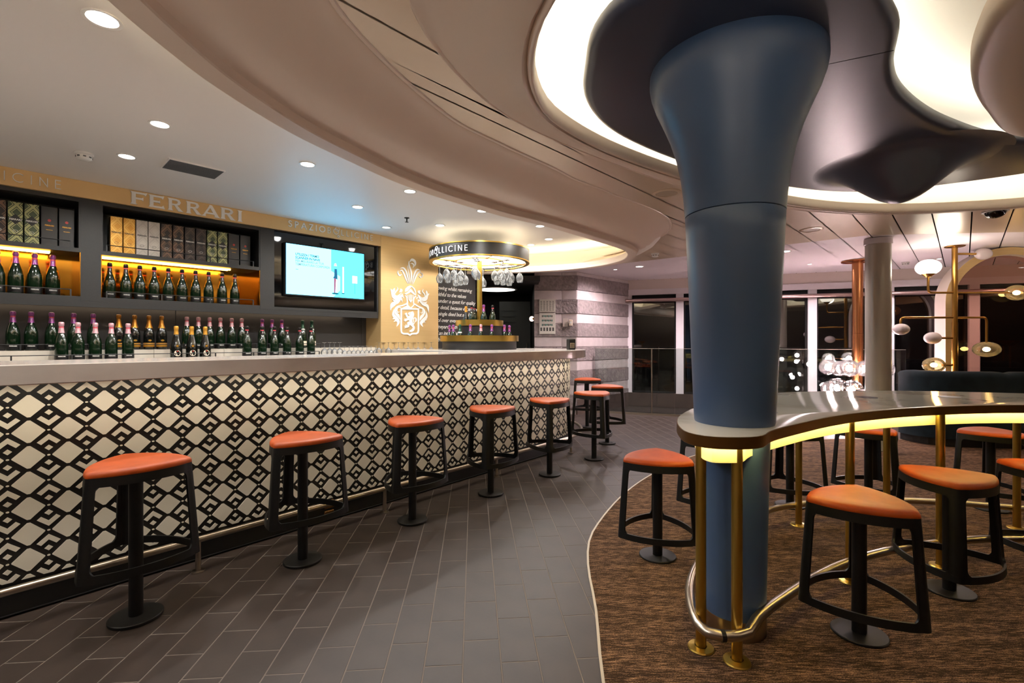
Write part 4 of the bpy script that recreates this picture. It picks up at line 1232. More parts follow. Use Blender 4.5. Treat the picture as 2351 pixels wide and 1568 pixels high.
# ---------------------------------------------------------------- bottles
def wrap_text(tx, size, r, z, material, bold=0.0004):
    me = text_mesh(tx, size, material, align='CENTER', bold=bold)
    for v in me.vertices:
        a = v.co.x / r
        v.co = (r * math.sin(a), -r * math.cos(a), v.co.z + z)
    return me
FTXT = wrap_text('FERRARI', 0.0125, 0.0452, 0.034, 'print_white')
VTXT = None
def bottle_parts(glass, foil, style='std', scale=1.0):
    P = []
    if style == 'std':
        prof = [(0.030, 0.0), (0.041, 0.002), (0.0435, 0.010), (0.0435, 0.125), (0.042, 0.150), (0.036, 0.180), (0.027, 0.208), (0.0195, 0.232), (0.0165, 0.25), (0.0150, 0.29)]
        P.append(('glass_body', MB().lathe(prof, 20).mesh('glass_body', glass, 50)))
        P.append(('foil', MB().lathe([(0.0212, 0.230), (0.0178, 0.25), (0.0158, 0.275), (0.0155, 0.286), (0.0186, 0.290), (0.0188, 0.308), (0.0165, 0.317), (0.008, 0.320)], 16).mesh('foil', foil, 50)))
        P.append(('foil_band', MB().lathe([(0.0166, 0.272), (0.0164, 0.2745), (0.0164, 0.280), (0.0164, 0.282)], 16).mesh('foil_band', 'band_red', 50)))
        P.append(('label', MB().lathe([(0.0437, 0.010), (0.0441, 0.012), (0.0441, 0.050), (0.0437, 0.052)], 20).mesh('label', 'label_black', 50)))
        P.append(('lettering', FTXT))
        P.append(('medallion', MB().slab(circle(0, 0.216, 0.006, 8), -0.0265, -0.020).mesh('medallion', 'print_white')))
        P.append(('neck_print', MB().box(-0.002, 0.002, -0.0185, -0.015, 0.238, 0.264).mesh('neck_print', 'print_white')))
    if style == 'gold':
        prof = [(0.030, 0.0), (0.041, 0.002), (0.0435, 0.010), (0.0435, 0.125), (0.042, 0.150), (0.036, 0.180), (0.027, 0.208), (0.0195, 0.232), (0.0165, 0.25), (0.0150, 0.29)]
        P.append(('glass_body', MB().lathe(prof, 20).mesh('glass_body', glass, 50)))
        P.append(('foil', MB().lathe([(0.0285, 0.206), (0.0212, 0.230), (0.0178, 0.25), (0.0158, 0.275), (0.0155, 0.286), (0.0186, 0.290), (0.0188, 0.308), (0.0165, 0.317), (0.008, 0.320)], 16).mesh('foil', foil, 50)))
        P.append(('label', MB().lathe([(0.0437, 0.024), (0.0441, 0.026), (0.0441, 0.060), (0.0437, 0.062)], 20).mesh('label', 'label_gold', 50)))
        P.append(('medallion', MB().slab([(0.013 * math.cos(a), 0.085 + 0.009 * math.sin(a)) for a in [2 * PI * i / 10 for i in range(10)]], -0.0455, -0.04).mesh('medallion', 'label_gold')))
        P.append(('neck_label', MB().lathe([(0.0305, 0.196), (0.0285, 0.204), (0.0275, 0.212)], 16).mesh('neck_label', 'label_gold', 50)))
    if style == 'round':
        prof = [(0.036, 0.0), (0.047, 0.003), (0.0485, 0.012), (0.0485, 0.07), (0.047, 0.105), (0.042, 0.135), (0.033, 0.170), (0.024, 0.205), (0.0175, 0.235), (0.0155, 0.27)]
        P.append(('glass_body', MB().lathe(prof, 20).mesh('glass_body', glass, 50)))
        P.append(('foil', MB().lathe([(0.0200, 0.226), (0.0172, 0.252), (0.0170, 0.27), (0.0190, 0.274), (0.0192, 0.292), (0.017, 0.302), (0.008, 0.305)], 16).mesh('foil', foil, 50)))
        me = MB().slab([(0.026 * math.cos(a), 0.052 + 0.028 * math.sin(a)) for a in [2 * PI * i / 20 for i in range(20)]], -0.001, 0).mesh('label', 'label_cream')
        for v in me.vertices:
            a = v.co.x / 0.0485; rr = 0.0490 - v.co.y * 0.3; v.co = (rr * math.sin(a), -rr * math.cos(a), v.co.z)
        P.append(('label', me))
        P.append(('seal', MB().slab(circle(0, 0.118, 0.010, 10), -0.0470, -0.040).mesh('seal', 'label_gold')))
        P.append(('label_mark', MB().slab(circle(0, 0.068, 0.005, 8), -0.0500, -0.0485).mesh('label_mark', 'seal_red')))
    if style == 'white':
        P = bottle_parts(glass, foil, 'std')
        P[2] = ('neck_label', MB().lathe([(0.0275, 0.208), (0.0255, 0.216), (0.0235, 0.224)], 16).mesh('neck_label', 'print_white', 50))
        P[3] = ('label', MB().lathe([(0.0437, 0.030), (0.0441, 0.032), (0.0441, 0.078), (0.0437, 0.080)], 20).mesh('label', 'label_cream', 50))
        P = [p for p in P if p[0] != 'lettering']
    return P
KB = {
    'purple': bottle_parts('bottle_green', 'foil_purple'), 'pink': bottle_parts('bottle_green', 'foil_pink'),
    'black': bottle_parts('bottle_green', 'foil_black'), 'gold': bottle_parts('bottle_dark', 'foil_gold', 'gold'),
    'orange': bottle_parts('bottle_dark', 'foil_orange', 'round'), 'green': bottle_parts('bottle_green', 'foil_green', 'white'),
}
KN = {'purple': 'purple-foil green wine bottle', 'pink': 'pink-foil green wine bottle', 'black': 'black-foil green wine bottle',
      'gold': 'gold-foil dark wine bottle', 'orange': 'squat orange-foil wine bottle', 'green': 'green-foil wine bottle with cream label'}
def bottle(kind, x, y, z, rz, label, group, k=1.0):
    r = thing('wine_bottle', label, 'bottle', (x, y, z), rz, group)
    r.scale = (k, k, k)
    for nm, me in KB[kind]: link(nm, me, r)
    return r
def row(kind, pxs, t, z, where, group, k=1.0, start=0):
    for i, px in enumerate(pxs):
        x, y = WAL.w(sA(px, t), t)
        n = len(pxs)
        pos = '' if n == 1 else (', ' + ORD[i] + ' from the left')
        bottle(kind, x, y, z, WAL.a, KN[kind] + ' ' + where + pos, group, k)
TR, TF = 0.17, -0.06
row('purple', [29.7, 71.6, 118.5, 169, 214], TR, 1.205, 'on the rear ledge, left group', 'bottles on the rear ledge')
row('gold', [272.5, 309, 342, 371], TR, 1.205, 'on the rear ledge', 'bottles on the rear ledge')
row('pink', [429, 455.6, 481.5, 506, 532, 555], TR, 1.205, 'on the rear ledge', 'bottles on the rear ledge')
row('purple', [602, 624.6, 647], TR, 1.205, 'on the rear ledge, right group', 'bottles on the rear ledge')
row('green', [694.8, 716], TR, 1.205, 'on the rear ledge', 'bottles on the rear ledge')
row('pink', [141, 179, 219, 255.6, 294], TF, 1.12, 'in front on the back counter', 'bottles in front on the back counter')
row('orange', [404.6, 440, 471.3], TF, 1.12, 'on the back counter', 'bottles in front on the back counter')
row('black', [567, 602, 630, 659, 688, 714], TF, 1.12, 'on the back counter', 'bottles in front on the back counter')
ZS = Z_CB + 0.036
row('black', [252, 289, 321, 354, 386.5, 418, 449, 479, 510, 539], 0.10, ZS, 'in the amber niche', 'bottles in the amber niches')
row('purple', [-7, 36, 79.6, 121], 0.10, ZS, 'in the left amber niche', 'bottles in the amber niches', 1.06)

# gift boxes on the upper shelves
BT = {}
def gift(px0, px1, style, label):
    t = 0.12; a, b = sA(px0, t), sA(px1, t)
    wd = b - a - 0.004; h = 0.335
    x, y = WAL.w(a + 0.002, t)
    r = thing('gift_box', label, 'box', (x, y, 2.065), WAL.a, 'gift boxes on the upper shelves')
    r_ = MB().bevbox(0, wd, 0, min(wd, 0.1), 0, h, 0.002).build('carton', 'box_' + style, r)
    key = style in ('gold', 'white')
    if ('t', style) not in BT:
        BT['t', style] = text_mesh('FERRARI', 0.019 if style != 'black' else 0.015, 'ink' if key else ('label_gold' if style == 'black' else 'print_white'), align='CENTER', bold=0.0006)
    link('lettering', BT['t', style], r, (wd / 2, -0.0012, h * (0.56 if style != 'black' else 0.52)))
    if style == 'black':
        MB().slab(circle(wd / 2, h * 0.66, 0.011, 10), -0.0015, 0.001).build('seal', 'seal_red', r)
        MB().box(wd / 2 - 0.02, wd / 2 + 0.02, -0.0012, 0.001, h * 0.42, h * 0.43).build('small_print', 'label_gold', r)
    else:
        if not key:
            MB().slab([(wd / 2, h * 0.46), (wd / 2 + wd * 0.46, h * 0.585), (wd / 2, h * 0.71), (wd / 2 - wd * 0.46, h * 0.585)], -0.0008, 0.001).build('name_diamond', 'label_black', r)
        MB().ribbon([(wd / 2 + 0.014 * math.cos(a_), h * 0.30 + 0.009 * math.sin(a_)) for a_ in [2 * PI * i / 14 for i in range(15)]], 0.002, -0.0014, 0.001).build('emblem', 'ink' if key else 'print_white', r)
    return r
bx = [(160, 303, 'gold', 'gold'), (308, 446, 'gold', 'gold'), (452, 587, 'white', 'white'), (590, 724, 'white', 'white'), (730, 860, 'brown', 'brown patterned'), (865, 992, 'brown', 'brown patterned'), (1000, 1120, 'dark', 'dark patterned'), (1125, 1245, 'dark', 'dark patterned'), (1250, 1365, 'green', 'green patterned'), (1370, 1483, 'green', 'green patterned'), (1490, 1615, 'black', 'plain black'), (1622, 1740, 'black', 'plain black')]
for i, (a, b, st, nm) in enumerate(bx):
    gift(220 + a / 4.9, 220 + b / 4.9, st, '%s gift box on the shelf under the big sign, %s of its pair' % (nm, 'left' if i % 2 == 0 else 'right'))
for i, (a, b, st, nm) in enumerate([(-68, 48, 'brown', 'brown patterned gift box at the left picture edge'), (55, 175, 'green', 'green patterned gift box on the left shelf, left of its pair'), (180, 297, 'green', 'green patterned gift box on the left shelf, right of its pair'), (305, 435, 'black', 'plain black gift box on the left shelf, left of its pair'), (440, 560, 'black', 'plain black gift box on the left shelf, right of its pair')]):
    gift(a / 3.267, b / 3.267, st, nm)

# ---------------------------------------------------------------- stemware
def glass_mesh(h, rb, name='wine_glass'):
    """upside-down stemmed glass, foot up at z = h"""
    hb = h * 0.55
    prof_o = [(rb * 0.72, 0.0), (rb * 0.92, hb * 0.25), (rb, hb * 0.45), (rb * 0.85, hb * 0.68), (rb * 0.5, hb * 0.88), (rb * 0.2, hb * 0.98), (0.0045, hb * 1.06), (0.0035, h * 0.8), (0.004, h * 0.95), (rb * 0.5, h * 0.985), (rb * 0.86, h - 0.001), (rb * 0.86, h)]
    m = MB()
    n = 18
    rings = [[(r * math.cos(2 * PI * i / n), r * math.sin(2 * PI * i / n), z) for i in range(n)] for r, z in prof_o]
    m.loft(rings, True, False, True)
    return m.mesh(name, 'wine_glass', 60)
GL_HANG = glass_mesh(0.228, 0.047); GL_TALL = glass_mesh(0.15, 0.042); GL_LOW = glass_mesh(0.105, 0.034)
gx = [870, 880, 892, 905, 915, 926, 937, 949, 960, 974, 990]
for i, px in enumerate(gx):
    t = -0.16 + 0.13 * (i % 2)
    x, y = WAL.w(sA(px, t), t)
    tag(link('stemmed_glass', GL_TALL, None, (x, y, 1.12)), 'tall stemmed glass upside down before the gold panel, %s from the left' % ORD[i], 'glass', 'upturned glasses on the back counter')
gx = [745, 757, 768, 780, 791, 802, 812, 822, 832, 842, 852, 862]
for i, px in enumerate(gx):
    t = -0.20 + 0.14 * (i % 2)
    x, y = WAL.w(sA(px, t), t)
    tag(link('stemmed_glass', GL_LOW if i > 3 else GL_TALL, None, (x, y, 1.12)), 'stemmed glass upside down right of the bottles, %s from the left' % ORD[i], 'glass', 'upturned glasses on the back counter')
tum = MB().lathe([(0.026, 0.0), (0.030, 0.06), (0.031, 0.086), (0.029, 0.09)], 16).mesh('tumbler', 'wine_glass', 50)
sh = thing('bar_shelf', 'dark service shelf behind the bar counter carrying tumblers', 'shelf', M=BAR.mat())
MB().box(1.2, 3.3, 0.47, 0.78, 1.02, 1.055).build('board', 'cabinet_black', sh)
for i in range(8):
    MB().box(1.2 + i * 0.29, 1.22 + i * 0.29, 0.47, 0.76, 0.0, 1.02).build('support', 'cabinet_black', sh) if i % 3 == 0 else None
for i, px in enumerate([630, 643, 656, 668, 681, 693, 706, 718, 730]):
    x, y = BAR.w(BAR.s_at(px, 0.6), 0.6)
    tag(link('tumbler', tum, None, (x, y, 1.055)), 'clear tumbler behind the bar counter, %s from the left' % ORD[i], 'glass', 'tumblers behind the bar counter')

# ---------------------------------------------------------------- round bottle tower at the bar end
TX, TY = -0.42, 6.23
tw_ = thing('bottle_tower', 'round black and brass bottle display with hanging glasses on the bar end', 'display', (TX, TY, 1.178))
z0 = 1.178
MB().lathe([(0.478, 0.0), (0.478, 0.108), (0.44, 0.108), (0.44, 0.012), (0.0, 0.012)], 56).build('lower_drum', 'cabinet_black', tw_, smooth=40)
MB().lathe([(0.505, 0.104), (0.505, 0.176), (0.488, 0.176), (0.488, 0.104), (0.505, 0.104)], 56).build('lower_rim', 'brass', tw_, smooth=40)
MB().lathe([(0.285, 0.012), (0.285, 0.30), (0.262, 0.30), (0.262, 0.26), (0.0, 0.26)], 48).build('upper_drum', 'cabinet_black', tw_, smooth=40)
MB().lathe([(0.307, 0.30), (0.307, 0.372), (0.292, 0.372), (0.292, 0.30), (0.307, 0.30)], 48).build('upper_rim', 'brass', tw_, smooth=40)
MB().lathe([(0.034, 0.26), (0.034, 1.20)], 20).build('pole', 'brass', tw_, smooth=40)
RZ0, RZ1 = 2.285 - z0, 2.455 - z0
crown = MB().lathe([(0.642, RZ0 + 0.012), (0.642, RZ1 - 0.012), (0.60, RZ1 - 0.012), (0.60, RZ0 + 0.012), (0.642, RZ0 + 0.012)], 64).build('crown', 'bar_black', tw_, smooth=40)
MB().lathe([(0.646, RZ0), (0.646, RZ0 + 0.014), (0.60, RZ0 + 0.014), (0.60, RZ0), (0.646, RZ0)], 64).build('crown_trim', 'brass', tw_, smooth=40)
MB().lathe([(0.646, RZ1 - 0.014), (0.646, RZ1), (0.60, RZ1), (0.60, RZ1 - 0.014), (0.646, RZ1 - 0.014)], 64).build('crown_trim', 'brass', tw_, smooth=40)
MB().lathe([(0.0, RZ1 - 0.06), (0.598, RZ1 - 0.06)], 48).build('crown_lid', 'void_black', tw_)
MB().lathe([(0.50, RZ1 - 0.05), (0.54, RZ1 - 0.05)], 48).build('uplight', 'crown_up', tw_)
MB().lathe([(0.0, RZ0 + 0.034), (0.598, RZ0 + 0.034)], 64).build('light_panel', 'panel_light', tw_)
for r_ in (0.30,):
    MB().lathe([(r_, RZ0 + 0.016), (r_ + 0.012, RZ0 + 0.016), (r_ + 0.012, RZ0 + 0.032), (r_, RZ0 + 0.032), (r_, RZ0 + 0.016)], 48).build('hoop', 'brass_dark', tw_)
# lettering round the crown
tx = 'SPAZIOBOLLICINE'; hh = 0.062
tot = sum(STROKES[c][0] for c in tx) * hh; gap = 0.036
ang_end = math.radians(-90 + (math.degrees(math.asin((1083 - 1101) / 116.0))))
arc = ang_end
for i in range(len(tx) - 1, -1, -1):
    ch = tx[i]; m, wd = stroke_letter(ch, hh, 0.17 if i < 6 else 0.095, 0.004, deco=(i == 7))
    arc -= wd / 0.642
    if i >= 2:
        for j, v in enumerate(m.v):
            a = arc + v[0] / 0.642; rr = 0.6425 - v[1]
            m.v[j] = (rr * math.cos(a), rr * math.sin(a), v[2] + RZ0 + 0.056)
        m.build('letter', 'letter_white', tw_)
    arc -= gap / 0.642
for i in range(8):
    a = math.radians(-92 + 45 * i); ca, sa = math.cos(a), math.sin(a)
    if i % 2 == 0: MB().box(0.31, 0.60, -0.007, 0.007, RZ0 + 0.016, RZ0 + 0.032).build('spoke', 'brass_dark', tw_, rz=a + PI / 8)
    for sgn in (-1, 1):
        o = 0.017 * sgn
        path = [(0.22, o * 2.6, RZ0 + 0.02), (0.22, o * 2.6, RZ0 - 0.016), (0.25, o, RZ0 - 0.018), (0.56, o, RZ0 - 0.018), (0.585, o * 2.6, RZ0 - 0.016), (0.585, o * 2.6, RZ0 + 0.01)]
        MB().tube(path, 0.0028, 6).build('rack_wire', 'brass_dark', tw_, rz=a)
gi = 0
for i in range(8):
    a = math.radians(-92 + 45 * i)
    for r_ in (0.30, 0.41, 0.52):
        x, y = TX + r_ * math.cos(a), TY + r_ * math.sin(a)
        lab = '%s wine glass hanging from the round crown, %s' % ({0.30: 'innermost', 0.41: 'middle', 0.52: 'outermost'}[r_], ['in the rack nearest the camera', 'in the first rack right of the front', 'in the second rack right of the front', 'in the third rack right of the front', 'in the rack at the back', 'in the third rack left of the front', 'in the second rack left of the front', 'in the first rack left of the front'][i])
        tag(link('wine_glass', GL_HANG, None, (x, y, 2.285 - 0.016 - 0.228)), lab, 'glass', 'glasses hanging from the round crown')
# bottles sunk in the tiers
tb = [(1033.6, 'purple', 0.33), (1041, 'purple', -0.37), (1056, 'green', -0.37), (1080, 'purple', -0.37), (1104, 'pink', -0.37), (1129, 'purple', -0.37), (1158, 'purple', -0.37), (1171, 'purple', 0.2)]
for i, (px, kd, sd) in enumerate(tb):
    r_ = 0.385
    k = (px - CX) / FPX
    # point of the ring seen under this column: near side for negative sd
    A_ = 1 + k * k; B_ = -2 * (k * TX + TY); C_ = TX * TX + TY * TY - r_ * r_
    D_ = max(B_ * B_ - 4 * A_ * C_, 0); y = (-B_ - math.sqrt(D_)) / (2 * A_) if sd < 0 else (-B_ - math.sqrt(D_) * 0.4) / (2 * A_); x = k * y
    d = math.hypot(x - TX, y - TY); f = r_ / d if d > 1e-3 else 1
    x, y = TX + (x - TX) * f, TY + (y - TY) * f
    bottle(kd, x, y, 1.191, 0, KN[kd] + ' in the lower tower tier, %s from the left' % ORD[i], 'bottles in the tower', 0.93)
for i, (px, kd, dy) in enumerate([(1070, 'orange', -0.08), (1083, 'black', -0.14), (1090, 'black', 0.02), (1110.5, 'purple', -0.16), (1131, 'black', -0.08)]):
    y = TY + dy; x = (px - CX) / FPX * y
    bottle(kd, x, y, 1.440, 0, KN[kd] + ' in the top tower tier, %s from the left' % ORD[i], 'bottles in the tower', 0.95)
# cup holder box / dispenser on the counter end
dsx = (1311 - CX) / FPX * 6.0
ds = thing('dispenser', 'small black dispenser box standing on the bar end', 'dispenser', (dsx, 6.0, 1.178), 0.2)
MB().bevbox(-0.045, 0.045, -0.05, 0.05, 0.0, 0.135, 0.008).build('housing', 'bar_black', ds)
MB().bevbox(-0.028, 0.028, -0.058, -0.045, 0.02, 0.085, 0.004).build('flap', 'steel', ds)
# ================================================================ LOUNGE
COLX, COLY = 0.995, 2.16
bcn = thing('column', 'slate blue column flaring into the ceiling, rising through the table', 'column', (COLX, COLY, 0))
MB().lathe([(0.132, 0.0), (0.132, 0.09), (0.128, 0.09)], 48).build('steel_base', 'steel', bcn, smooth=40)
MB().lathe([(0.130, 0.085), (0.134, 0.3), (0.140, 0.6), (0.147, 0.878)], 56).build('lower_shaft', 'column_blue', bcn, smooth=40)
MB().lathe([(0.164, 0.919), (0.167, 0.93), (0.176, 1.15), (0.188, 1.45), (0.202, 1.75), (0.206, 1.842), (0.2045, 1.844)], 64).build('middle_shaft', 'column_blue', bcn, smooth=40)
MB().lathe([(0.2045, 1.846), (0.207, 1.848), (0.212, 1.92), (0.224, 2.02), (0.244, 2.12), (0.272, 2.21), (0.305, 2.29), (0.336, 2.36), (0.356, 2.42), (0.363, 2.46), (0.362, 2.495), (0.36, 2.505)], 72).build('flared_top', 'column_blue', bcn, smooth=40)

# free-form canopy
can_pts = [gp(1460, 0, ZC), gp(1415, 24, ZC), (0.325, 1.95), gp(1344, 161, ZC), (0.37, 2.45), (0.55, 2.78), gp(1538, 367, ZC), (1.62, 3.56), gp(1800, 431, ZC), gp(1934, 443, ZC), gp(2057, 438, ZC), gp(2351, 401, ZC), (4.3, 2.95), (4.62, 2.2), (4.4, 1.65), (4.05, 1.75), (4.0, 2.3), (3.65, 2.78), gp(2351, 328, ZC), gp(2179, 289, ZC), gp(2076, 220, ZC), gp(2052, 161, ZC), gp(2066, 64, ZC), gp(2035, 0, ZC), (1.1, 1.46), (0.78, 1.45), (0.56, 1.56)]
CAN = resample(catmull(can_pts, 8, True), 200, True)
ar = sum(CAN[i][0] * CAN[(i + 1) % 200][1] - CAN[(i + 1) % 200][0] * CAN[i][1] for i in range(200))
if ar < 0: CAN = CAN[::-1]
cn = thing('ceiling_canopy', 'dark blue free-form canopy hung below the lit ceiling cove', 'canopy')
def cr_(d, z): return [(x, y, z) for x, y in offset(CAN, d)]
rings = [cr_(0.045, ZC), cr_(0.028, ZC + 0.002), cr_(0.012, ZC + 0.010), cr_(0.002, ZC + 0.024), cr_(0.0, ZC + 0.04), cr_(0.004, ZC + 0.056), cr_(0.03, ZC + 0.062)]
MB().loft(rings, True, True, True).build('body', 'canopy_blue', cn, smooth=35)
MB().loft([cr_(0.06, ZC + 0.066), cr_(0.10, ZC + 0.066)], True).build('led_strip', 'led_cove', cn)
BX, BY = 2.68, 3.33
prof = []
for i in range(25):
    f = i / 24; r = 0.56 * (1 - f); x_ = r / 0.56
    prof.append((max(r, 0.0005), ZC + 0.001 - 0.262 * (0.5 + 0.5 * math.cos(PI * min(x_ * 1.0, 1))) ** 1.45))
MB().lathe(prof, 64, BX, BY).build('bell', 'canopy_blue', cn, smooth=60)
# seam between the canopy boards
MB().box(0, 0.25, -0.0015, 0.0015, ZC - 0.0008, ZC + 0.001).build('joint', 'void_black', cn, (1.375, 2.126, 0), math.radians(-25.6))

# beige drum inside the lit ring
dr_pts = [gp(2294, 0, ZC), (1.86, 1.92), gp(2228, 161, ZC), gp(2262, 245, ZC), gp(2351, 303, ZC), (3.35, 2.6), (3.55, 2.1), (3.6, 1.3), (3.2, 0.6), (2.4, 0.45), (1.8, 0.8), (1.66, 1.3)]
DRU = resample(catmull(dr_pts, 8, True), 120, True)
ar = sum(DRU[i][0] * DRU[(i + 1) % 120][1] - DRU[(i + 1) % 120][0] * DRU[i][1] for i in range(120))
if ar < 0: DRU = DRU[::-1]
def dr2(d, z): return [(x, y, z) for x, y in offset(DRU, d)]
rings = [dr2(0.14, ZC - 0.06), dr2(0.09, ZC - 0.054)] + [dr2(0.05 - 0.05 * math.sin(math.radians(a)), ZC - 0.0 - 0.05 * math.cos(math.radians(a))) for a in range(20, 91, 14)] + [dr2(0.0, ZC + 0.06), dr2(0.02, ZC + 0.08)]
dm = MB().loft(rings, True, True, True).build('ceiling_drum', 'drum_shaded', None, smooth=35)
tag(dm, 'rounded beige ceiling drum at the top right corner', 'ceiling feature')

# ---------------------------------------------------------------- curved table
TZ = 0.92
tp = [(0.813, 1.816), (0.943, 1.833), (1.056, 1.955), (1.29, 2.139), (1.53, 2.31), (1.786, 2.456), (2.242, 2.634), (2.918, 2.743), (3.6, 2.62), (4.1, 2.45), (4.42, 2.62), (4.25, 3.02), (3.556, 3.343), (3.05, 3.49), (2.559, 3.53), (2.15, 3.47), (1.823, 3.371), (1.35, 3.05), (0.94, 2.55), (0.78, 2.27), (0.712, 2.05), (0.700, 1.92), (0.74, 1.842)]
TAB = resample(catmull(tp, 8, True), 220, True)
ar = sum(TAB[i][0] * TAB[(i + 1) % 220][1] - TAB[(i + 1) % 220][0] * TAB[i][1] for i in range(220))
if ar < 0: TAB = TAB[::-1]
def tb_(d, z): return [(x, y, z) for x, y in offset(TAB, d)]
ta = thing('curved_table', 'long curved counter table with pale top and bronze edge round the column', 'table')
MB().loft([tb_(0.003, TZ - 0.016), tb_(0.003, TZ - 0.001), tb_(0.006, TZ)], True, True, True).build('table_top', 'table_quartz', ta, smooth=30)
MB().loft([tb_(0.03, TZ - 0.048), tb_(0.002, TZ - 0.048), tb_(0.0, TZ - 0.045), tb_(0.0, TZ - 0.003), tb_(0.004, TZ - 0.002)], True).build('edge_band', 'bronze', ta, smooth=30)
MB().loft([tb_(0.012, TZ - 0.047), tb_(0.3, TZ - 0.047)], True).build('underside', 'brass_dark', ta)
MB().loft([tb_(0.078, TZ - 0.05), tb_(0.078, TZ - 0.118), tb_(0.082, TZ - 0.118), tb_(0.082, TZ - 0.05)], True).build('apron', 'apron_brass', ta, smooth=30)
MB().loft([tb_(0.045, TZ - 0.0485), tb_(0.058, TZ - 0.0485)], True).build('led_strip', 'led_table', ta)
legs = [(0.785, 2.0), (0.895, 1.915), (1.794, 2.555), (2.43, 2.73), (3.2, 2.80), (1.99, 3.34), (2.67, 3.43), (3.44, 3.28), (4.1, 2.75)]
for x, y in legs:
    l = MB().lathe([(0.021, 0.01), (0.021, TZ - 0.05)], 18, x, y).build('leg', 'brass', ta, smooth=40)
    MB().lathe([(0.052, 0.006), (0.053, 0.009), (0.050, 0.014), (0.024, 0.018)], 24, x, y).build('flange', 'brass', l, smooth=40)
# power inlays in the top
for px, py in ((1990, 912), (2180, 911), (1776, 947)):
    x, y = gp(px, py, TZ)
    MB().lathe([(0.058 if px != 1776 else 0.02, TZ - 0.001), (0.058 if px != 1776 else 0.02, TZ + 0.001), (0.0, TZ + 0.001)], 28, x, y).build('charging_pad', 'inlay_blue', ta)
# rail between the legs
rp_ = resample([(x, y) for x, y in offset(TAB, 0.055)], 150, True)
fr2 = thing('table_foot_rail', 'curved steel foot rail round the legs of the table', 'rail')
MB().tube([(x, y, 0.135) for x, y in rp_], 0.021, 10, True).build('rail_tube', 'steel', fr2, smooth=50)
x, y = offset(TAB, 0.055)[min(range(220), key=lambda i: math.dist(TAB[i], (0.83, 1.81)))]
MB().tube([(x - 0.008, y, 0.135), (x + 0.008, y, 0.135)], 0.0225, 12).build('joint_sleeve', 'base_metal', fr2)

# ---------------------------------------------------------------- sofa
sp_ = resample(catmull([(5.02, 6.28), (5.06, 6.02), (5.22, 5.84), (5.6, 5.72), (6.3, 5.63), (7.2, 5.6), (8.3, 5.6)], 8), 40)
so = thing('sofa', 'dark teal velvet sofa seen from behind, at the right', 'sofa')
def sofa_part(a, b, name):
    seg = sp_[a:b + 1]; N = normals(seg, False)
    sec = [(0.0, 0.10), (0.0, 0.84), (0.012, 0.89), (0.045, 0.915), (0.16, 0.915), (0.20, 0.89), (0.215, 0.84), (0.215, 0.10)]
    rings = []
    for i, (p, n) in enumerate(zip(seg, N)):
        e = 0.02 if i in (0, len(seg) - 1) else 0.0
        rings.append([(p[0] + n[0] * (d if 0.01 < d < 0.2 else d + (e if d < 0.1 else -e)), p[1] + n[1] * d, z - (e if z > 0.8 else 0)) for d, z in sec])
    MB().loft(rings, True, True, True).build(name, 'sofa_teal', so, smooth=60)
kk = min(range(40), key=lambda i: abs(CX + FPX * sp_[i][0] / sp_[i][1] - 2332))
sofa_part(0, kk, 'back_cushion'); sofa_part(kk, 39, 'back_cushion')
seg = sp_; N = normals(seg, False)
MB().loft([[(p[0] + n[0] * d, p[1] + n[1] * d, z) for d, z in ((0.2, 0.12), (0.2, 0.42), (0.22, 0.44), (0.75, 0.44), (0.78, 0.42), (0.78, 0.12))] for p, n in zip(seg, N)], True, True, True).build('seat', 'sofa_teal', so, smooth=60)
MB().loft([[(p[0] + n[0] * d, p[1] + n[1] * d, z) for d, z in ((0.05, 0.006), (0.05, 0.13), (0.7, 0.13), (0.7, 0.006))] for p, n in zip(seg, N)], True, True, True).build('plinth', 'bar_black', so)
stb = thing('side_table', 'low black side table left of the sofa', 'table', (4.98, 6.75, 0))
MB().lathe([(0.14, 0.55), (0.14, 0.60), (0.0, 0.60)], 24).build('top', 'bar_black', stb, smooth=40)
MB().lathe([(0.02, 0.01), (0.02, 0.55)], 12).build('stem', 'bar_black', stb, smooth=40)
MB().lathe([(0.11, 0.0), (0.11, 0.012), (0.0, 0.014)], 24).build('foot', 'bar_black', stb, smooth=40)

# ---------------------------------------------------------------- brass lamp with globes
LY = 6.15; LX = (2192 - CX) / FPX * LY
def lz(py): return EYE + (CY - py) / FPX * LY
def lx(px): return (px - CX) / FPX * LY - LX
PXM = LY / FPX
lp = thing('globe_lamp', 'tall brass lamp pole with opal and clear glass globes on arms', 'lamp', (LX, LY, 0))
MB().lathe([(0.15, 0.0), (0.15, 0.015), (0.033, 0.03), (0.033, lz(740)), (0.030, lz(740)), (0.030, 2.495)], 20).build('pole', 'brass_dark', lp, smooth=40)
MB().lathe([(0.10, 2.488), (0.105, 2.494), (0.03, 2.486), (0.03, 2.46)], 24).build('ceiling_plate', 'brass_dark', lp, smooth=40)
def arm(pts): 
    # rounded corners
    q = [pts[0]]
    for a, b, c in zip(pts, pts[1:], pts[2:]):
        A, B, C_ = Vector(a), Vector(b), Vector(c); r = 0.05
        p0 = B + (A - B).normalized() * r; p1 = B + (C_ - B).normalized() * r
        for k in range(6):
            t = k / 5; q.append(tuple(p0 * (1 - t) ** 2 + B * 2 * t * (1 - t) + p1 * t * t))
    q.append(pts[-1])
    return MB().tube(q, 0.014, 10).build('arm', 'brass_dark', lp, smooth=50)
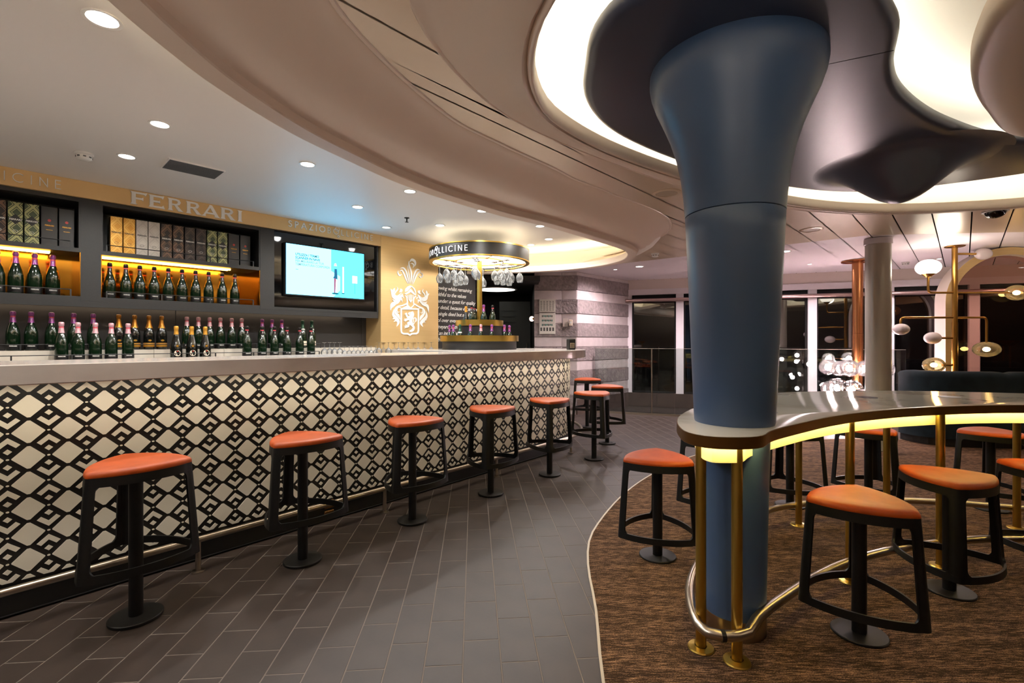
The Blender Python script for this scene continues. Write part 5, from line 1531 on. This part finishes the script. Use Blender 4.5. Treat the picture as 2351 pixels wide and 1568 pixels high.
def globe(px, py, wpx, hpx, kind, side):
    x, z = lx(px), lz(py); rx, rz_ = wpx / 2 * PXM, hpx / 2 * PXM
    mt = {'opal': 'opal', 'lit': 'opal_lit', 'clear': 'globe_smoke'}[kind]
    g = MB().ellipsoid(x, 0, z, rx, rx if side != 'h' else rz_, rz_, 24, 14).build('globe', mt, lp, smooth=80)
    if kind == 'clear':
        MB().ellipsoid(x, 0, z, 0.045, 0.03, 0.03, 8, 4).build('bulb', 'bulb_warm', g, smooth=80)
    return g
arm([(0, 0, lz(583)), (lx(2240), 0, lz(583))]); globe(2257.6, 583, 36, 27, 'opal', 'h')
arm([(0, 0, lz(672)), (lx(2131), 0, lz(672)), (lx(2131), 0, lz(630))]); globe(2131, 614, 48, 36, 'lit', 'v')
MB().lathe([(0.03, lz(636)), (0.085, lz(627)), (0.11, lz(622))], 20, lx(2131), 0).build('cup', 'brass_dark', lp, smooth=50)
arm([(0, 0, lz(672)), (lx(2316), 0, lz(672))]); globe(2334, 672, 46, 36, 'clear', 'h')
arm([(0, 0, lz(729)), (lx(2068), 0, lz(729)), (lx(2068), 0, lz(745))]); globe(2068, 756, 34, 26, 'opal', 'v')
arm([(0, 0, lz(729)), (lx(2265), 0, lz(729)), (lx(2265), 0, lz(786))]); globe(2265, 802, 50, 35, 'clear', 'v')
arm([(0, 0, lz(776)), (lx(2158), 0, lz(776))]); globe(2141, 776, 36, 27, 'opal', 'h')
arm([(0, 0, lz(838)), (lx(2164), 0, lz(838))]); globe(2144, 838, 47, 35, 'clear', 'h')
pl = bpy.data.lights.new('globe_glow', 'POINT'); pl.energy = 5; pl.color = (1, 0.86, 0.7); pl.shadow_soft_size = 0.1
o = bpy.data.objects.new('globe_glow', pl); col.objects.link(o); o.parent = lp; o.location = (lx(2131), -0.3, lz(614))

# ---------------------------------------------------------------- brass arch
AX, AY = 6.42, 6.28
ac = thing('arch', 'rose and brass framed arch with bronze glass behind the sofa', 'arch', (AX, AY, 0), math.radians(-14))
def arch_ring(r, y, zc=1.80):
    return [(-r, y, 0.0)] + [(r * math.cos(a), y, zc + r * math.sin(a)) for a in [PI - PI * i / 28 for i in range(29)]] + [(r, y, 0.0)]
MB().loft([arch_ring(0.695, -0.10), arch_ring(0.60, -0.10)], False).build('front_band', 'gold_panel', ac, smooth=40)
MB().loft([arch_ring(0.60, -0.10), arch_ring(0.60, 0.14)], False).build('reveal', 'trim_pink', ac, smooth=40)
MB().loft([arch_ring(0.695, -0.10), arch_ring(0.695, 0.14)], False).build('outer_band', 'trim_pink', ac, smooth=40)
MB().loft([arch_ring(0.695, 0.14), arch_ring(0.60, 0.14)], False).build('rear_band', 'rail_pink', ac, smooth=40)
gl = arch_ring(0.60, 0.0)
MB().add([(x, 0.0, z) for x, y, z in gl], [tuple(range(len(gl)))]).build('glass', 'bronze_glass', ac)

# ---------------------------------------------------------------- pale round column, copper pole with glass bubbles, balustrade
x, y = (2016 - CX) / FPX * 5.71, 5.71
rc = thing('round_column', 'plain pale grey round column beside the copper pole', 'column', (x, y, 0))
MB().lathe([(0.128, 0.0), (0.128, 2.43)], 40).build('shaft', 'column_grey', rc, smooth=40)
MB().lathe([(0.128, 2.425), (0.140, 2.43), (0.140, 2.495)], 40).build('collar', 'white_paint', rc, smooth=40)
CPY = 7.25; CPX = (1969 - CX) / FPX * CPY
pcp = thing('bubble_lamp', 'copper pole ringed with clear glass bubble lights by the windows', 'lamp', (CPX, CPY, 0))
MB().lathe([(0.072, 0.0), (0.072, 1.4)], 24).build('lower_pole', 'copper', pcp, smooth=40)
MB().lathe([(0.071, 1.403), (0.071, 2.485)], 24).build('upper_pole', 'copper', pcp, smooth=40)
MB().lathe([(0.21, 2.48), (0.21, 2.495), (0.07, 2.478)], 32).build('ceiling_plate', 'copper', pcp, smooth=40)
bub = [(1901, 842, 0.115, -0.25), (1927, 846, 0.115, -0.05), (1950, 845, 0.125, -0.28), (1949, 823, 0.10, 0.25), (1902, 823, 0.085, 0.3), (1922, 890, 0.14, -0.2), (1957, 893, 0.13, -0.32), (2035, 848, 0.11, -0.1), (1985, 846, 0.115, -0.25), (1905, 893, 0.12, 0.1), (1925, 930, 0.12, 0.0), (1995, 905, 0.12, 0.2)]
for i, (px, py, r, dy) in enumerate(bub):
    Y = CPY + dy; X = (px - CX) / FPX * Y - CPX; Z = EYE + (CY - py) / FPX * Y
    g = MB().ellipsoid(X, dy, Z, r, r, r, 20, 12).build('bubble', 'globe_clear', pcp, smooth=80)
    MB().ellipsoid(X, dy, Z - 0.01, 0.042, 0.042, 0.042, 8, 4).build('bulb', 'bulb_white', g, smooth=80)
    MB().tube([(0, 0, Z), (X * 0.8, dy * 0.8, Z)], 0.008, 6).build('arm', 'copper', pcp)
gb = thing('balustrade', 'frameless clear glass balustrade in front of the windows', 'balustrade', M=REA.mat(0, -1.16, 0))
cuts = [-0.47, 0.9, 2.1, 3.3, 4.15]
for a, b in zip(cuts, cuts[1:]):
    MB().box(a + 0.004, b - 0.004, 0, 0.012, 0.03, 1.155).build('glass_panel', 'balustrade', gb)
    MB().box(a + 0.004, b - 0.004, -0.001, 0.013, 1.155, 1.160).build('edge', 'column_grey', gb)
MB().box(cuts[0], cuts[-1], -0.02, 0.03, 0.0, 0.035).build('floor_channel', 'steel', gb)
MB().tube([(0.52, 0.006, 0.03), (0.52, 0.006, 1.16)], 0.012, 8).build('post', 'steel', gb)

# ================================================================ CEILING FIXTURES
def spot(name, x, y, z, energy, color, angle, parent, blend=0.6, size=0.04):
    l = bpy.data.lights.new(name, 'SPOT'); l.energy = energy; l.color = color; l.spot_size = math.radians(angle); l.spot_blend = blend; l.shadow_soft_size = size
    o = bpy.data.objects.new(name, l); col.objects.link(o); o.parent = parent; o.location = (x, y, z)
    return o
ringm = MB().lathe([(0.060, 0.0), (0.060, -0.006), (0.048, -0.004), (0.046, 0.012), (0.046, 0.0)], 28).mesh('trim_ring', 'white_plastic', 40)
lensm = MB().lathe([(0.0, -0.001), (0.046, -0.001)], 24).mesh('lens', 'lens_white')
lensd = MB().lathe([(0.0, -0.001), (0.046, -0.001)], 24).mesh('lens', 'lens_off')
def downlight(x, y, z, label, energy, color=(1, 0.97, 0.93), angle=165, k=1.0, dim=False, group='recessed downlights'):
    d = thing('downlight', label, 'downlight', (x, y, z), 0, group)
    a = link('trim_ring', ringm, d); b = link('lens', lensd if dim else lensm, d)
    a.scale = b.scale = (k, k, 1)
    if energy > 0: spot('downlight_beam', 0, 0, -0.012, energy, color, angle, d)
bl = [(235, 43, 'largest, at the top left of the white bar ceiling', 1.15), (367, 285, 'second from the near left in the white bar ceiling', 1), (291, 359, 'over the gold fascia left of the vent grille', 1), (706, 377, 'mid-ceiling over the screen, near the bulkhead', 1), (941, 439, 'close to the bulkhead edge over the bar', 1), (821, 475, 'over the screen, left of the sprinkler', 1), (1107, 484, 'at the bulkhead edge above the round crown', 1), (1010, 517, 'left of the round crown', 1), (1240, 519, 'at the bulkhead edge right of the crown', 1), (1260, 549, 'right behind the crown', 1), (1219, 562, 'farthest, behind the round crown', 1)]
for px, py, lb, k in bl:
    x, y = gp(px, py, ZB)
    downlight(x, y, ZB, 'lit round downlight ' + lb, L_SPOT, k=k)
x, y = gp(887, 522, ZB); downlight(x, y, ZB, 'dim round downlight beside the gold panel over the screen', 6, dim=True)
# downlights added out of the picture, carrying on the bar row for light
for i, (x, y) in enumerate([(-2.3, 1.2), (-3.6, 2.6), (-2.6, 0.2)]):
    downlight(x, y, ZB, 'added round downlight of the bar ceiling left of the picture, %s' % ORD[i], L_SPOT)
PINKW = (1.0, 0.86, 0.88)
for px, py, lb in ((1803, 577, 'in the white rear ceiling right of the blue column'), (1468, 612, 'in the white rear ceiling above the stone wall')):
    x, y = gp(px, py, ZC); downlight(x, y, ZC, 'round downlight ' + lb, L_REAR, PINKW, 150, 1.2, group='rear downlights')
for i, (x, y) in enumerate([(1.75, 8.15), (3.2, 7.9), (4.7, 7.6), (6.3, 7.1), (7.8, 6.6)]):
    downlight(x, y, ZC, 'small flush downlight of the window aisle, %s from the stone wall' % ORD[i], L_REAR, PINKW, 160, 0.6, group='rear downlights')
for i, (x, y) in enumerate([(-0.1, 0.9), (1.0, -1.5), (7.4, 3.9), (7.0, 1.6), (-0.2, -2.2)]):  # unseen downlights added to light the floor and stools
    downlight(x, y, ZC, 'added flush lounge downlight out of the picture, %s' % ORD[i], L_LOUNGE_FILL, (1, 0.86, 0.72), 130, group='added lounge downlights')

def speaker(px, py, label):
    x, y = gp(px, py, ZC)
    s = thing('ceiling_speaker', label, 'speaker', (x, y, ZC))
    MB().lathe([(0.115, 0.0), (0.115, -0.005), (0.09, -0.010), (0.088, -0.004)], 36).build('rim', 'panel_beige', s, smooth=40)
    MB().lathe([(0.0, -0.004), (0.09, -0.004)], 36).build('grille', 'trim_cream', s)
speaker(1530, 443, 'round ceiling speaker left of the blue column')
speaker(1862, 527, 'round ceiling speaker right of the blue column')
def smoke(px, py, z, label, k=1.0):
    x, y = gp(px, py, z)
    s = thing('smoke_detector', label, 'detector', (x, y, z))
    MB().lathe([(0.055 * k, 0.0), (0.055 * k, -0.012), (0.048 * k, -0.018)], 24).build('mount', 'white_plastic', s, smooth=30)
    MB().lathe([(0.046 * k, -0.018), (0.044 * k, -0.040), (0.030 * k, -0.050), (0.0, -0.052)], 24).build('sensor', 'white_plastic', s, smooth=50)
    for i in range(8):
        a = 2 * PI * i / 8
        MB().box(0.030 * k, 0.0475 * k, -0.008, 0.008, -0.034, -0.026).build('vent_slot', 'grille_grey', s, rz=a)
smoke(193, 352, ZB, 'white smoke detector in the bar ceiling above the left cabinet')
smoke(1504, 582, ZC, 'white smoke detector behind the bulkhead end')
smoke(2079, 602, ZC, 'white smoke detector in the rear ceiling near the lit globe', 0.9)
x, y = gp(2285, 484, ZC)
dc = thing('dome_camera', 'dark dome security camera in the ceiling at the right', 'camera', (x, y, ZC))
MB().lathe([(0.095, 0.0), (0.095, -0.012), (0.08, -0.016)], 28).build('base', 'white_plastic', dc, smooth=40)
MB().lathe([(0.076 * math.cos(a), -0.014 - 0.055 * math.sin(a)) for a in [PI / 2 * i / 7 for i in range(8)]], 28).build('dome', 'black_glass', dc, smooth=60)
x, y = gp(934, 500, ZB)
spk = thing('sprinkler', 'small metal sprinkler head in the bar ceiling', 'sprinkler', (x, y, ZB))
MB().lathe([(0.028, 0.0), (0.028, -0.004), (0.008, -0.010), (0.006, -0.045), (0.02, -0.046), (0.02, -0.048), (0.0, -0.048)], 16).build('head', 'base_metal', spk, smooth=40)
# vent grille
c = [gp(px, py, ZB) for px, py in ((369, 382), (394, 364), (517, 393), (489, 408))]
vx = sum(p[0] for p in c) / 4; vy = sum(p[1] for p in c) / 4
vg = thing('air_vent', 'grey slotted air vent in the white bar ceiling', 'vent', (vx, vy, ZB), WAL.a)
Lx, Ly = math.dist(c[1], c[2]) / 2, math.dist(c[0], c[1]) / 2
MB().box(-Lx, Lx, -Ly, Ly, -0.004, 0.0).build('plate', 'base_metal', vg)
MB().box(-Lx - 0.008, Lx + 0.008, -Ly - 0.008, -Ly, -0.009, 0).box(-Lx - 0.008, Lx + 0.008, Ly, Ly + 0.008, -0.009, 0).box(-Lx - 0.008, -Lx, -Ly, Ly, -0.009, 0).box(Lx, Lx + 0.008, -Ly, Ly, -0.009, 0).build('frame', 'ceiling_white', vg)
for i in range(12):
    yy = -Ly + (i + 0.5) * 2 * Ly / 12
    MB().box(-Lx, Lx, yy - Ly / 18, yy + Ly / 18, -0.010, -0.004).build('slat', 'grille_grey', vg)

# ================================================================ SMALL THINGS ON THE WALLS
db = thing('deck_plan_board', 'upper notice board with columns of small print on the stone pier', 'notice', (0.64, 8.468, 0))
def pz(py): return EYE + (CY - py) / FPX * 8.47
def pxx(px): return (px - CX) / FPX * 8.47 - 0.64
MB().bevbox(pxx(1238), pxx(1275), -0.02, 0.0, pz(716.5), pz(687), 0.003).build('board', 'paper', db)
for i in range(5):
    xx = pxx(1240.5 + i * 6.8)
    for j in range(12):
        MB().box(xx, xx + 0.036 * (0.7 + 0.3 * ((i * 7 + j * 3) % 5) / 5), -0.0212, -0.0195, pz(692 + j * 1.95), pz(692 + j * 1.95) + 0.006).build('print_line', 'ink', db)
db2 = thing('deck_plan_board', 'lower notice board with green deck plans on the stone pier', 'notice', (0.64, 8.468, 0))
MB().bevbox(pxx(1238), pxx(1275), -0.02, 0.0, pz(767), pz(719), 0.003).build('board', 'paper', db2)
for r_ in range(3):
    for i in range(7):
        xx = pxx(1244 + i * 3.6); zz = pz(726 + r_ * 10)
        MB().box(xx, xx + 0.020, -0.0212, -0.0195, zz - 0.016 + 0.004 * (i % 2), zz + 0.016).build('plan_block', 'ink_green' if (i + r_) % 3 else 'ink', db2)
for i in range(5):
    MB().box(pxx(1240.5 + i * 6.8), pxx(1240.5 + i * 6.8) + 0.03, -0.0212, -0.0195, pz(760), pz(752)).build('print_block', 'ink', db2)
nt_ = thing('wall_notice', 'small lilac notice on the stone pier', 'notice', (0.90, 8.462, 0), math.atan2(-0.053, 0.254))
MB().box(0.0, 0.085, -0.022, -0.012, 1.54, 1.685).build('sheet', 'trim_pink', nt_)
sw = thing('wall_switch', 'cream wall switch box beside the lilac notice', 'switch', (0.90, 8.462, 0), math.atan2(-0.053, 0.254))
MB().bevbox(0.105, 0.165, -0.045, -0.012, 1.555, 1.66, 0.004).build('box', 'label_cream', sw)
MB().box(0.12, 0.15, -0.047, -0.044, 1.59, 1.63).build('rocker', 'white_plastic', sw)
x = (1221 - CX) / FPX * 8.9
ws_ = thing('wall_sconce', 'small round lit wall lamp in the dark passage', 'lamp', (0.36, 8.75, EYE + (CY - 732) / FPX * 8.75))
MB().ellipsoid(0, 0, 0, 0.045, 0.03, 0.047, 18, 12).build('globe', 'sconce_lit', ws_, smooth=80)
MB().lathe([(0.03, 0.0), (0.03, 0.05)], 16, axis='x').build('mount', 'brass_dark', ws_, smooth=40)

# torchieres added unseen behind and beside the camera to lift the ceiling
for i, (x, y, h) in enumerate([(-2.5, -1.7, 1.3), (-0.8, -1.5, 1.3), (0.8, -2.4, 1.3), (7.4, -0.6, 1.3), (7.8, 2.2, 1.3), (8.2, 4.6, 1.3)]):
    fl = thing('fill_torchiere', 'added brass torchiere brightening the ceiling from out of view, %s from the bar' % ORD[i], 'lamp', (x, y, 0), 0, 'added torchieres for ceiling fill')
    MB().lathe([(0.16, 0.0), (0.16, 0.015), (0.02, 0.03), (0.0, 0.03)], 24).build('base', 'brass_dark', fl, smooth=40)
    MB().lathe([(0.014, 0.02), (0.014, h - 0.10)], 12).build('pole', 'brass_dark', fl, smooth=40)
    MB().lathe([(0.015, h - 0.11), (0.08, h - 0.09), (0.15, h - 0.03), (0.17, h), (0.165, h), (0.145, h - 0.025), (0.0, h - 0.07)], 24).build('bowl', 'brass_dark', fl, smooth=40)
    MB().lathe([(0.0, h - 0.02), (0.12, h - 0.02)], 20).build('lamp', 'torch_fill', fl)

pcl = thing('passage_light', 'flat round ceiling light in the dark passage', 'light', (-0.30, 9.2, 2.28))
MB().lathe([(0.40, 0.0), (0.40, -0.012), (0.36, -0.014)], 36).build('rim', 'white_plastic', pcl, smooth=40)
MB().lathe([(0.0, -0.013), (0.36, -0.013)], 36).build('diffuser', 'lens_off', pcl)
